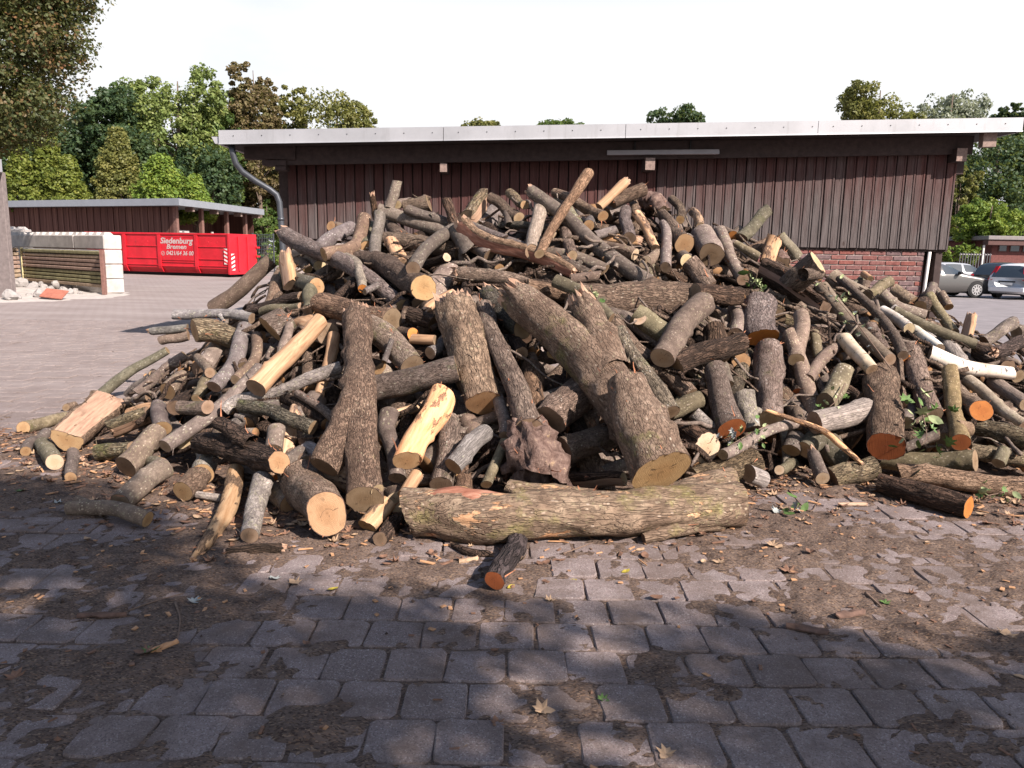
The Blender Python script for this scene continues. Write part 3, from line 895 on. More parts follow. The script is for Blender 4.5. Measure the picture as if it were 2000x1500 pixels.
def stroke_geo(s, seed, toward):
    """tube of one stroke in world space -> verts, quads, material index per quad, cap data"""
    r0 = np.random.default_rng(seed)
    P3 = []
    rm = []
    for p, Y, r in zip(s['pts'], s['Y'], s['rad']):
        q = at(p[0], p[1], Y)
        R = r*axdepth(q)/FPX
        if q[2] < R*0.9:                       # rest on the ground instead of sinking into it
            g = gr(p[0], p[1], R*0.9)
            if g[1] < q[1]: q = g
            R = r*axdepth(q)/FPX
        P3.append(np.append(q, R))
    P3 = np.array(P3)
    ln = np.linalg.norm(np.diff(P3[:, :3], axis=0), axis=1).sum()
    Rm = P3[:, 3].mean()
    n = int(np.clip(ln/max(0.016, Rm*0.30), 7, 70))
    C = catmull(P3, n)
    c, R = C[:, :3], C[:, 3]
    # slight natural crookedness
    if ln > 0.3 and len(s['pts']) < 4:
        w = np.sin(np.linspace(0, math.pi, n))[:, None]; w2 = np.sin(np.linspace(0, 2*math.pi, n))[:, None]
        c = c + w*r0.normal(0, 0.016*ln, 3) + w2*r0.normal(0, 0.010*ln, 3)
        R = R*np.linspace(r0.uniform(0.9, 1.1), r0.uniform(0.9, 1.1), n)
    px = np.mean(s['rad'])
    k = int(np.clip(px*1.25, 12, 44))
    T = np.gradient(c, axis=0); T /= np.linalg.norm(T, axis=1)[:, None]+1e-9
    tw = toward - c.mean(0); tw /= np.linalg.norm(tw)
    a = tw[None, :] - T*(T@tw)[:, None]
    if np.linalg.norm(a, axis=1).min() < 0.08:
        z = np.array([0.2, 0.1, 1.0])
        a = z[None, :] - T*(T@z)[:, None]
    a /= np.linalg.norm(a, axis=1)[:, None]+1e-9
    b = np.cross(T, a)
    th = np.linspace(0, 2*math.pi, k, endpoint=False)
    L_, Rg = LUMP[s['bark']], RIDG[s['bark']]
    U = np.linspace(0, ln, n)
    ct, sn = np.cos(th), np.sin(th)
    NP = np.stack([np.broadcast_to(ct, (n, k))*Rm*9+seed*3.1, np.broadcast_to(sn, (n, k))*Rm*9, np.broadcast_to(U[:, None]*5, (n, k))], -1)
    f = 1 + L_*fbm(NP, seed, 2)
    RP = np.stack([np.broadcast_to(ct, (n, k))*Rm*55+seed, np.broadcast_to(sn, (n, k))*Rm*55, np.broadcast_to(U[:, None]*(11 if s['bark'] != 'R' else 30), (n, k))], -1)
    f = f + Rg*fbm(RP, seed+5, 2)
    if s['bark'] == 'R':
        BP = np.stack([np.broadcast_to(ct, (n, k))*2.6+seed, np.broadcast_to(sn, (n, k))*2.6, np.broadcast_to(U[:, None]*26, (n, k))], -1)
        f = f + 0.30*fbm(BP, seed+3, 3)
    f = f*(1+r0.uniform(0.01, 0.09)*np.cos(2*(th-r0.uniform(0, 6))))[None, :]
    # knots and swellings
    for _ in range(r0.integers(1, 5) if s['bark'] not in 'CR' else 1):
        ku, kt = r0.uniform(0.12, 0.88)*ln, r0.uniform(0, 6.28)
        dth = np.abs((th-kt+math.pi) % (2*math.pi)-math.pi)
        f = f + r0.uniform(0.10, 0.30)*np.exp(-((U[:, None]-ku)/(Rm*0.38))**2-(dth[None, :]/0.30)**2)
    mat = np.zeros((n-1, k), int)
    ex = s['ex']
    if ex and ex in 'hHSQ':
        ang, cut = {'h': (0.9, 0.25), 'H': (0.55, 0.22), 'S': (0.55, 0.06), 'Q': (0.35, 0.6)}[ex]
        dth = (th-ang+math.pi) % (2*math.pi)-math.pi
        lim = cut/np.maximum(np.cos(dth), 1e-3)
        flat = (np.cos(dth) > 0.02) & (lim < 1.0)
        wob = 1+0.08*fbm(np.stack([np.broadcast_to(ct*3, (n, k)), np.broadcast_to(sn*3, (n, k)), np.broadcast_to(U[:, None]*8, (n, k))], -1), seed+9, 3)
        f = np.where(flat[None, :], np.minimum(f, lim[None, :]*wob), f)
        fl2 = flat & np.roll(flat, -1)
        mat[:, fl2] = 1
    V = c[:, None, :] + (R[:, None]*f)[:, :, None]*(a[:, None, :]*ct[None, :, None] + b[:, None, :]*sn[None, :, None])
    # saw cuts: slight tilt; broken ends: jagged
    caps = []
    for e, idx in ((0, 0), (1, n-1)):
        code = s['ends'][e]
        ax = T[idx]*(1 if e else -1)
        if code == 'x':
            jag = 0.55+0.8*vnoise(np.stack([ct*2.3+seed, sn*2.3, ct*0], -1), seed)+r0.uniform(-0.25, 0.25, k)
            V[idx] += ax[None, :]*(jag*R[idx]*0.75)[:, None]
            V[idx] = c[idx]+(V[idx]-c[idx])*r0.uniform(0.72, 1.0, k)[:, None]
        else:
            tl = r0.normal(0, 0.16, 2)
            if ex == 's' and e == 1: tl = np.array([1.6, 0.2])
            V[idx] += ax[None, :]*(R[idx]*(ct*tl[0]+sn*tl[1]+r0.normal(0, 0.025, k)))[:, None]
        caps.append((e, code, idx, ax))
    VV = V.reshape(-1, 3)
    q = np.arange((n-1)*k).reshape(n-1, k)
    nx = np.roll(q, -1, axis=1)
    Q = np.stack([q, nx, nx+k, q+k], -1).reshape(-1, 4)
    capd = []
    for e, code, idx, ax in caps:
        ring = V[idx]; cc = ring.mean(0)
        dep = R[idx]*(0.25 if code == 'x' else 0.0)
        capd.append(dict(code=code, ring=ring, c=cc-ax*dep, ax=ax, R=R[idx], a=a[idx], b=b[idx], flip=(e == 0), bark=s['bark']))
    return VV, Q, mat.ravel(), capd, ln, Rm, c

def shreds(V, Q, mat, capd, r0, n, Rm):
    """thin curled strips of torn bark and fibre rooted in the surface"""
    out, qs, m0 = [], [], 0
    nq = len(Q)
    ends = np.concatenate([np.arange(0, min(nq, 40)), np.arange(max(0, nq-40), nq)])
    for _ in range(n):
        q = Q[r0.choice(ends)] if r0.random() < 0.55 else Q[r0.integers(nq)]
        p = V[q].mean(0)
        nn = np.cross(V[q[1]]-V[q[0]], V[q[3]]-V[q[0]]); L0 = np.linalg.norm(nn)
        if L0 < 1e-9: continue
        nn = nn/L0
        t = V[q[3]]-V[q[0]]; t /= np.linalg.norm(t)+1e-9
        if r0.random() < .5: t = -t
        t = t+r0.normal(0, .35, 3); t /= np.linalg.norm(t)
        sd = np.cross(nn, t); sd /= np.linalg.norm(sd)+1e-9
        ln, w = r0.uniform(.02, .085), r0.uniform(.0025, .008)
        lift = r0.uniform(.1, .8)
        prev = []
        for k in range(4):
            u = k/3
            c = p-nn*.003+t*ln*u+nn*lift*ln*u*u+r0.normal(0, .0015, 3)
            ww = w*(1-.75*u)
            prev += [c-sd*ww, c+sd*ww]
        out += prev
        for k in range(3): qs.append((m0+2*k, m0+2*k+1, m0+2*k+3, m0+2*k+2))
        m0 += 8
    return np.array(out), np.array(qs)
plain('shred', (0.27, 0.115, 0.062), 0.9, 0, 0.4, 30)
def cap_object(cd, parent, Minv, seed):
    r0 = np.random.default_rng(seed)
    code = cd['code']
    k = len(cd['ring'])
    rings = (1.0, 0.965, 0.66, 0.33)
    Z = cd['ax'] ; X = cd['a']-Z*np.dot(cd['a'], Z); X /= np.linalg.norm(X); Yv = np.cross(Z, X)
    F3 = np.stack([X, Yv, Z])
    loc = (cd['ring']-cd['c'])@F3.T
    A3 = np.c_[loc[:, 0], loc[:, 1], np.ones(k)]
    pl = np.linalg.lstsq(A3, loc[:, 2], rcond=None)[0] if code != 'x' else None
    V, uv = [], []
    for q in rings:
        for i in range(k):
            p = loc[i]*q
            if pl is not None and q < 1: p = np.array([p[0], p[1], pl[0]*p[0]+pl[1]*p[1]+pl[2]])
            if code == 'x' and q < 1: p = p + np.array([0, 0, r0.uniform(-0.3, 0.9)*cd['R']])
            V.append(p); uv.append((q, i/k))
    V.append((0, 0, pl[2] if pl is not None else 0)); uv.append((0, 0.5))
    Fc = []
    for j in range(len(rings)-1):
        for i in range(k):
            h = (i+1) % k
            Fc.append((j*k+i, j*k+h, (j+1)*k+h, (j+1)*k+i))
    for i in range(k): Fc.append(((len(rings)-1)*k+i, (len(rings)-1)*k+(i+1) % k, len(V)-1))
    # orientation: outward normal along +Z
    A_ = np.array(V[Fc[0][0]]); B_ = np.array(V[Fc[0][1]])
    if np.cross(A_, B_)[2] < 0: Fc = [tuple(reversed(f)) for f in Fc]
    me = mesh('cut_end', V, Fc)
    ul = me.uv_layers.new(name='UVMap')
    for poly in me.polygons:
        ids = list(poly.vertices)
        vs_ = [uv[i] for i in ids]
        wrap = max(v[1] for v in vs_)-min(v[1] for v in vs_) > 0.6
        for li_, (u, w) in zip(poly.loop_indices, vs_):
            ul.data[li_].uv = (u, w+1 if wrap and w < 0.3 else w)
    mat = EN.get(code) or (M['split'] if code == 'x' else EN['g'])
    o = link('broken_end' if code == 'x' else 'cut_end', me, mat, parent)
    W = Matrix([(X[0], Yv[0], Z[0], cd['c'][0]), (X[1], Yv[1], Z[1], cd['c'][1]), (X[2], Yv[2], Z[2], cd['c'][2]), (0, 0, 0, 1)])
    o.matrix_local = Minv @ W
    g = r0.uniform(0.82, 1.1)
    o.color = (g, g*r0.uniform(0.94, 1.03), g*r0.uniform(0.9, 1.05), 1)
    return o

CAMP = np.array([0, 0, CAMH])
BARKNAME = dict(A='furrowed brown', M='mossy', B='smooth grey', G='greenish', E='dark rugged', F='russet', W='weathered grey', L='lichened', K='half-peeled', D='bare peeled', C='white birch', c='pale birch', R='root', T='light brown', V='mossy', P='torn')
ENDNAME = dict(t='tan', p='pale', o='orange', r='rust-red', g='dull', d='brown')
SIZES = []
def build_log(i, L):
    parts = [stroke_geo(s, 100+i*7+j, CAMP) for j, s in enumerate(L['st'])]
    c0 = parts[0][6]
    org = c0.mean(0)
    z = c0[-1]-c0[0]; z /= np.linalg.norm(z)
    x = np.cross(z, [0.3, 0.2, 0.9]); x /= np.linalg.norm(x); y = np.cross(z, x)
    F3 = np.stack([x, y, z])
    Vs, Qs, ms, n = [], [], [], 0
    mats = []
    def mi(m):
        if m not in mats: mats.append(m)
        return mats.index(m)
    for s, (V, Q, mt, capd, ln, Rm, c) in zip(L['st'], parts):
        Vs.append((V-org)@F3.T); Qs.append(Q+n); n += len(V)
        b0 = mi(BK[s['bark']])
        flat = {'h': 'split', 'H': 'split', 'S': 'split_brown', 'Q': 'split_red'}.get(s['ex'])
        b1 = mi(M[flat]) if flat else b0
        ms.append(np.where(mt == 1, b1, b0))
        if s['bark'] in 'AMEFKVTRBL' and s['rad'][0] > 9:
            r1 = np.random.default_rng(i*17+3)
            SV, SQ = shreds(V, Q, mt, capd, r1, int({'B': 3, 'L': 3}.get(s['bark'], 9)*min(2.5, Rm/0.07)*r1.uniform(.3, 1.6)), Rm)
            if len(SV):
                Vs.append((SV-org)@F3.T); Qs.append(SQ+n); n += len(SV)
                ms.append(np.full(len(SQ), mi(M['shred']) if r1.random() < .6 else b0))
    me = fast_mesh('log', np.vstack(Vs), np.vstack(Qs), 4, True)
    me.polygons.foreach_set('material_index', np.concatenate(ms).astype(np.int32))
    for m in mats: me.materials.append(m)
    o = link('log', me)
    W = Matrix([(x[0], y[0], z[0], org[0]), (x[1], y[1], z[1], org[1]), (x[2], y[2], z[2], org[2]), (0, 0, 0, 1)])
    o.matrix_world = W
    r0 = random.Random(i*31+5)
    g = r0.uniform(0.72, 1.38)
    h_ = r0.gauss(0, 1)
    o.color = (g*(1+0.055*h_), g*(1-0.012*abs(h_)+r0.uniform(-.02, .03)), g*(1-0.075*h_), 1)
    if L['label'] and L['label'].split()[0] in ('huge', 'massive'): o.color = (1.08, 1.05, 1.0, 1)
    Wi = W.inverted()
    for j, p in enumerate(parts):
        for q, cd in enumerate(p[3]):
            if j > 0 and cd['code'] == 'n': continue      # buried root of a limb
            cap_object(cd, o, Wi, i*13+j*3+q)
    return o, parts[0][4], parts[0][5], org, z

def region(X, h, Y):
    foot = np.interp(X, FOOT[:, 0], FOOT[:, 1])
    cr = np.interp(X, CREST[:, 0], CREST[:, 1])
    if h > 0.86*cr and h > 0.7: v = 'on the crest'
    elif h < 0.32: v = 'at the foot'
    elif h > 0.5*cr: v = 'high up'
    else: v = 'midway'
    if X < -2.0: s = 'facing the container'
    elif X < -0.55: s = 'by the tall forked trunk'
    elif X < 1.15: s = 'by the huge burled trunk'
    elif X < 2.3: s = 'by the orange-ended logs'
    else: s = 'near the birches'
    if v == 'on the crest' and -2.0 <= X < 2.3:
        s = 'below the strip lamp' if X > 0.2 else 'before the reddest boards'
    return v+' '+s
def auto_label(L, ln, Rm, org, z):
    s = L['st'][0]
    size = 'thick' if Rm > 0.085 else ('slim' if Rm < 0.047 else '')
    lg = 'short' if ln < 0.42 else ('long' if ln > 0.85 else '')
    e = [c for c in s['ends'] if c in ENDNAME]
    shape = ' bent' if len(s['pts']) > 2 and L['lay'] >= 0 else ''
    end = (' with %s cut end' % ENDNAME[e[0]]) if e else ''
    if abs(z[2]) > 0.75: pose = ' standing steeply'
    elif abs(z[2]) < 0.18: pose = ' lying level'
    else: pose = ''
    reg = region(org[0], org[2], org[1])
    for a_ in ((lg, size, shape, pose), (lg, size, shape, ''), (lg, size, '', ''), (lg, '', '', '')):
        w_ = ('%s %s %s%s log%s%s %s' % (a_[0], a_[1], BARKNAME[s['bark']], a_[2], end, a_[3], reg)).split()
        if len(w_) <= 16: break
    return ' '.join(w_)
todo = []
for i, L in enumerate(LOGS):
    o, ln, Rm, org, z = build_log(i, L)
    todo.append((o, L['label'] or auto_label(L, ln, Rm, org, z), L['label'] is None, z, ln))
from collections import Counter
cn = Counter(t[1] for t in todo)
used = set()
for o, lab, auto, z, ln in todo:
    if auto and cn[lab] > 1:
        lo = z if z[2] < 0 else -z
        way = 'its low end toward the cars' if lo[0] > 0.45 else ('its low end toward the container' if lo[0] < -0.45 else 'its low end toward the yard')
        for extra in (', '+way, ', tilted' if abs(z[2]) > .3 else ', flat', ', %s' % ('longish' if ln > .6 else 'stubby')):
            cand = lab+extra
            if cand not in used and len(cand.split()) <= 16: break
            cand = lab
        lab = cand
    used.add(lab)
    tag(o, lab, 'log', 'cut logs in the heap')

# the inside of the heap: countless smaller pieces glimpsed in the gaps
def inner():
    r0 = np.random.default_rng(4)
    Vs, Qs, ms, n = [], [], [], 0
    cnt = 0
    while cnt < 1150:
        X = r0.uniform(-4.2, 6.4); Y = r0.uniform(4.8, 10.8)
        h = float(pile_h(X, Y))
        if h < 0.22: continue
        R = r0.uniform(0.035, 0.085)
        dep = r0.uniform(0.05, 0.55)+R
        z0 = h-dep
        if z0 < R: 
            z0 = R
            if h < 2.6*R+0.1: continue
        e = 0.1
        gx = float(pile_h(X+e, Y)-pile_h(X-e, Y))/(2*e); gy = float(pile_h(X, Y+e)-pile_h(X, Y-e))/(2*e)
        a = r0.uniform(0, math.pi)
        d = np.array([math.cos(a), math.sin(a), gx*math.cos(a)+gy*math.sin(a)+r0.normal(0, 0.15)]); d /= np.linalg.norm(d)
        ln = r0.uniform(0.35, 0.9)
        p = np.array([X, Y, z0])
        A_ = p-d*ln/2; B_ = p+d*ln/2
        if min(A_[2], B_[2]) < R*0.8: continue
        if A_[2] > pile_h(A_[0], A_[1])-R-0.02 or B_[2] > pile_h(B_[0], B_[1])-R-0.02: continue
        k = 9
        s = np.cross(d, [0.1, 0.2, 1.0]); s /= np.linalg.norm(s); t = np.cross(d, s)
        th = np.linspace(0, 2*math.pi, k, endpoint=False)
        ring = R*(np.cos(th)[:, None]*s+np.sin(th)[:, None]*t)
        V = np.vstack([A_+ring, p+ring*r0.uniform(0.95, 1.1)+r0.normal(0, 0.012, 3), B_+ring*0.95])
        Vs.append(V)
        for j in (0, 1):
            for i in range(k): Qs.append((n+j*k+i, n+j*k+(i+1) % k, n+j*k+k+(i+1) % k, n+j*k+k+i)); ms.append(cnt % 3)
        Qs.append(tuple(n+i for i in range(k-1, -1, -1))); Qs.append(tuple(n+2*k+i for i in range(k))); ms += [3, 3]
        n += 3*k; cnt += 1
    for _ in range(460):
        X = r0.uniform(-3.8, 5.8); Y = r0.uniform(5.0, 9.0)
        h = float(pile_h(X, Y))
        if h < .25: continue
        a = r0.uniform(0, 6.28); d = np.array([math.cos(a), math.sin(a)*.7, 0])
        ln = r0.uniform(.3, .9); P = []; off_ = r0.uniform(-.04, .12); tl_ = r0.normal(0, 1)
        for k in range(7):
            u = k/6-.5
            x, y = X+d[0]*ln*u, Y+d[1]*ln*u
            P.append((x+r0.normal(0, .016), y+r0.normal(0, .016), float(pile_h(x, y))-off_+r0.normal(0, .02)+.10*u*tl_))
        C_ = catmull(P, 13); R = r0.uniform(.008, .026)
        tb = MB().tube(C_, list(np.linspace(R, R*.5, 13)), 6)
        Vs.append(np.array(tb.v)); Qs += [tuple(i+n for i in f) for f in tb.f]; ms += [_ % 3]*len(tb.f); n += len(tb.v)
    me = mesh('inner_logs', np.vstack(Vs), Qs, True)
    for m in (BK['B'], BK['A'], BK['E'], EN['t']): me.materials.append(m)
    me.polygons.foreach_set('material_index', ms)
    o = link('inner_logs', me)
    tag(o, 'jumble of smaller logs and thin branches filling gaps inside the heap', 'logs', kind='stuff')
inner()
# ---------------------------------------------------------------- ground, paving, dirt
def ground_mat():
    t = NT('ground_far')
    p = t.n.new('ShaderNodeNewGeometry').outputs['Position']
    b = t.n.new('ShaderNodeTexBrick')
    t.l.new(p, b.inputs['Vector'])
    for k, v in (('Scale', 1.0), ('Mortar Size', 0.012), ('Mortar Smooth', 0.3), ('Brick Width', 0.25), ('Row Height', 0.25)): b.inputs[k].default_value = v
    n = t.noise(t.mapping(p, (0.5, 1.0, 1)), 0.9, 6, 0.6)
    base = t.ramp(n, [(0.3, (0.19, 0.158, 0.148)), (0.5, (0.235, 0.200, 0.190)), (0.72, (0.28, 0.245, 0.232))])
    st = t.noise(t.mapping(p, (0.6, 3.0, 1)), 2.2, 5, 0.65)
    base = t.mix(t.mr(st, 0.55, 0.75, 0, 0.45), base, (0.20, 0.155, 0.125))
    col = t.mix(b.outputs['Fac'], base, t.mix(0.5, base, (0.16, 0.12, 0.10)))
    t.bump(t.math('SUBTRACT', t.noise(p, 60, 3), t.math('MULTIPLY', b.outputs['Fac'], 1.0)), 0.5, 0.01)
    return t.fin(col, 0.9, 0, 0.2)
def paver_mat():
    t = NT('paver_concrete')
    p = t.n.new('ShaderNodeNewGeometry').outputs['Position']
    r = t.info('Random')
    big = t.noise(t.mapping(p, (1, 1, 0.2)), 1.7, 5, 0.6)
    col = t.ramp(big, [(0.3, (0.180, 0.142, 0.138)), (0.5, (0.262, 0.212, 0.206)), (0.7, (0.330, 0.275, 0.267))])
    col = t.mix(t.mr(r, 0, 1, 0.0, 0.5), col, (0.21, 0.158, 0.142))
    col = t.mix(t.mr(t.math('FRACT', t.math('MULTIPLY', r, 7.3)), 0.5, 1.0, 0.0, 0.45), col, (0.125, 0.102, 0.100))
    sp = t.voronoi(p, 210, 'F1', 'Color')
    s = t.sep(sp)
    col = t.mix(t.mr(s[0], 0.86, 0.90, 0, 0.55), col, (0.44, 0.40, 0.38))
    col = t.mix(t.mr(s[1], 0.80, 0.84, 0, 0.5), col, (0.06, 0.05, 0.05))
    fi = t.noise(p, 70, 4, 0.7)
    col = t.mix(t.mr(fi, 0.35, 0.7, 0.35, 0), col, (0.07, 0.055, 0.05))
    dirt = t.noise(p, 4.2, 6, 0.7)
    yy = t.sep(p)[1]; far = t.mr(yy, 6.2, 9.0)
    col = t.mix(t.math('MULTIPLY', far, 0.75), col, t.ramp(big, [(0.3, (0.205, 0.170, 0.160)), (0.7, (0.265, 0.228, 0.216))]))
    col = t.mix(t.math('MULTIPLY', t.mr(dirt, 0.42, 0.66, 0, 0.75), t.mr(far, 0, 1, 1.0, 0.25)), col, (0.105, 0.076, 0.062))
    col = t.mix(t.math('MULTIPLY', t.mr(t.noise(p, 1.1, 4, 0.6), 0.5, 0.7, 0, 0.5), t.mr(far, 0, 1, 1.0, 0.2)), col, (0.095, 0.068, 0.056))
    t.bump(t.math('ADD', fi, t.math('MULTIPLY', s[0], 0.3)), 0.9, 0.006)
    return t.fin(col, 0.92, 0, 0.2)
def dirt_mat():
    t = NT('dirt')
    p = t.n.new('ShaderNodeNewGeometry').outputs['Position']
    n = t.noise(p, 9, 7, 0.7)
    col = t.ramp(n, [(0.3, (0.062, 0.042, 0.034)), (0.5, (0.122, 0.088, 0.071)), (0.72, (0.170, 0.125, 0.102))])
    ch = t.voronoi(t.mapping(p, (1, 2.2, 1), rot=(0, 0, 0.4)), 95, 'F1', 'Color')
    s = t.sep(ch)
    col = t.mix(t.mr(s[0], 0.82, 0.86, 0, 0.6), col, (0.19, 0.118, 0.075))
    col = t.mix(t.mr(s[1], 0.91, 0.93, 0, 0.6), col, (0.27, 0.19, 0.13))
    col = t.mix(t.mr(s[2], 0.75, 0.80, 0, 0.7), col, (0.035, 0.023, 0.018))
    t.bump(t.math('ADD', t.noise(p, 45, 5, 0.7), t.math('MULTIPLY', s[0], 0.5)), 1.0, 0.012)
    return t.fin(col, 0.95, 0, 0.15)
M['ground'] = ground_mat(); M['paver'] = paver_mat(); M['dirt'] = dirt_mat()
tag(link('ground', mesh('ground', [(-500, -80, -0.03), (500, -80, -0.03), (500, 1200, -0.03), (-500, 1200, -0.03)], [(0, 1, 2, 3)]), M['ground']), kind='structure')
plain('asphalt', (0.185, 0.168, 0.172), 0.85, 0, 0.18, 1.5, 0.4)
tag(link('asphalt_yard', mesh('asphalt_yard', [(7.5, 13.0, -0.024), (13, 9.0, -0.024), (90, 9, -0.024), (90, 110, -0.024), (7.5, 110, -0.024)], [(0, 1, 2, 3, 4)]), M['asphalt']), kind='structure')

def paver_shape(seed, w=0.243, d=0.243):
    r = np.random.default_rng(seed)
    cr = 0.028
    out = []
    for cx, cy, a0 in ((w/2, d/2, 0), (-w/2, d/2, 90), (-w/2, -d/2, 180), (w/2, -d/2, 270)):
        c = cr*r.uniform(0.5, 1.5)
        sx, sy = math.copysign(1, cx), math.copysign(1, cy)
        for a in (0, 45, 90):
            q = math.radians(a0+a)
            out.append((cx-sx*c+c*math.cos(q)+r.normal(0, 0.0032), cy-sy*c+c*math.sin(q)+r.normal(0, 0.0032)))
    n = len(out)
    o = np.array(out)
    V = [(x, y, -0.032) for x, y in o]+[(x, y, -0.007) for x, y in o]+[(x*0.955, y*0.955, r.normal(0, 0.0006)) for x, y in o]+[(0, 0, 0.002)]
    Fc = []
    for k in (0, 1):
        for i in range(n):
            j = (i+1) % n
            Fc.append((k*n+i, k*n+j, k*n+n+j, k*n+n+i))
    for i in range(n): Fc.append((2*n+i, 2*n+(i+1) % n, 3*n))
    return V, Fc
def paving():
    pv = tag(empty('pavement'), kind='structure')
    shapes = [paver_shape(s) for s in range(10)]
    meshes = [mesh('paver', *s) for s in shapes]
    for m in meshes:
        m.materials.append(M['paver'])
    cells = []
    r = np.random.default_rng(3)
    cp, sp = math.cos(PITCH), math.sin(PITCH)
    for j in range(0, 62):
        Y = 1.70+j*0.2535
        jit = r.uniform(-0.03, 0.03)
        for i in range(-48, 26):
            X = (i+0.5*(j % 2))*0.2515+jit
            if Y > 11.9 and X > -5.0: continue
            if float(pile_h(X, Y)) > 0.30 and Y > 5.2: continue
            dep = Y*cp+CAMH*sp
            px = 1000+FPX*X/dep
            vis = -60 < px < 2060
            py = 750+FPX*((CAMH*cp-Y*sp)/dep)
            cells.append((dep if vis and py < 1530 else 99, X, Y))
    cells.sort()
    Vs, Fs, n = [], [], 0
    for q, (dep, X, Y) in enumerate(cells):
        k = r.integers(0, 10)
        dz = r.normal(0, 0.0035); tx, ty = r.normal(0, 0.008, 2)
        X += r.normal(0, 0.003); Y += r.normal(0, 0.003)
        rz = r.normal(0, 0.012)+math.pi/2*r.integers(0, 4)
        if q < 300:
            o = link('paver', meshes[k], None, pv)
            o.location = (X, Y, dz); o.rotation_euler = (tx, ty, rz)
        else:
            c, s = math.cos(rz), math.sin(rz)
            for v in shapes[k][0]: Vs.append((X+v[0]*c-v[1]*s, Y+v[0]*s+v[1]*c, v[2]+dz+v[0]*ty+v[1]*tx))
            for f in shapes[k][1]: Fs.append(tuple(i+n for i in f))
            n += len(shapes[k][0])
    o = link('pavers', mesh('pavers', Vs, Fs), M['paver'], pv)
    tag(o, kind='stuff')
paving()

PATCH = [  # dirt drifts: px, py, half width m, half depth m, weight
 (60, 960, 1.2, 0.6, 1.0), (250, 960, 0.9, 0.5, 1.0), (250, 1080, 0.9, 0.35, 0.75), (480, 1040, 0.7, 0.35, 1.0), (650, 1080, 0.6, 0.25, 0.55),
 (270, 1300, 0.45, 0.16, 0.75), (130, 1290, 0.35, 0.12, 0.55), (560, 1430, 0.24, 0.12, 0.95), (60, 1180, 0.6, 0.18, 0.6), (430, 1190, 0.45, 0.15, 0.65), (80, 1440, .3, .1, .4), (350,1490,.4,.1,.5),
 (820, 1110, 0.5, 0.2, 0.8), (1000, 1110, 0.6, 0.25, 0.6), (1130, 1090, 0.5, 0.2, 0.45), (980, 1200, 0.25, 0.08, 0.35), (850, 1260, .12, .05, .35),
 (1500, 1030, 0.5, 0.35, 1.0), (1460, 1090, 0.4, 0.2, 0.85), (1640, 1060, 0.6, 0.35, 0.75), (1830, 1080, 0.7, 0.4, 0.75), (1600, 1180, 0.5, 0.22, 0.85), (1850, 1240, 0.6, 0.2, 0.9), (1990, 1150, 0.6, 0.3, .7),
 (1700, 1170, 0.6, 0.2, 0.75), (1950, 1340, 0.25, 0.12, 0.7), (1990, 1450, 0.2, 0.15, 0.6), (1450, 1350, .12, .06, .5), (1300,1310,.12,.06,.4), (1540, 1240, .3, .08, .6),
 (150, 820, 1.0, 0.25, 0.55), (40, 880, 1.2, 0.35, 0.75), (1960, 930, 0.6, 0.5, 0.9), (1960, 760, 1.0, 1.0, .4)]
def dirt_height(X, Y):
    h = np.zeros_like(X)
    for px, py, rx, ry, a in PATCH:
        g = gr(px, py)
        h = np.maximum(h, a*np.exp(-((X-g[0])/rx)**2-((Y-g[1])/ry)**2))
    f = np.interp(X, FOOT[:, 0], FOOT[:, 1])
    cr = np.clip(np.interp(X, CREST[:, 0], CREST[:, 1])/0.25, 0, 1)
    h = np.maximum(h, cr/(1+np.exp((f-0.10-Y)/0.10))*np.where(Y < RIDGE_Y+2, 1, 0))
    P = np.stack([X, Y, np.zeros_like(X)], -1)
    n1 = fbm(P*2.6, 41, 4); n2 = fbm(P*17, 77, 3)
    joint = -0.0070 + 0.0055*n1 + 0.0050*n2 - 0.013*np.clip((Y-6.3)/2.0, 0, 1)
    n3 = fbm(P*6.5, 13, 3)
    cov = h*1.1+0.28*n1+0.26*n3+0.34*n2-0.26-0.55*np.clip((Y-6.3)/2.0, 0, 1)*np.where(X < -3.4, 1, 0)
    up = np.clip(cov, -0.5, 1.0)*0.030
    return np.maximum(joint, -0.002+up+0.0025*n2)
def dirt():
    xs = np.arange(-9.5, 6.2, 0.03)
    ys = np.concatenate([np.arange(1.75, 9.0, 0.025), np.arange(9.0, 17.0, 0.08)])
    X, Y = np.meshgrid(xs, ys)
    Z = dirt_height(X, Y)
    keep = ~((Y > 11.6) & (X > -5.2))
    V = np.stack([X, Y, Z], -1).reshape(-1, 3)
    ny, nx = X.shape
    q = (np.arange(ny-1)[:, None]*nx+np.arange(nx-1)[None, :])
    q = q[keep[:-1, :-1]]
    Q = np.stack([q, q+1, q+nx+1, q+nx], -1)
    o = link('dirt', fast_mesh('dirt', V, Q, 4, True), M['dirt'])
    tag(o, 'brown dirt and crumbled bark filling joints and drifting over the paving', 'dirt', kind='stuff')
dirt()

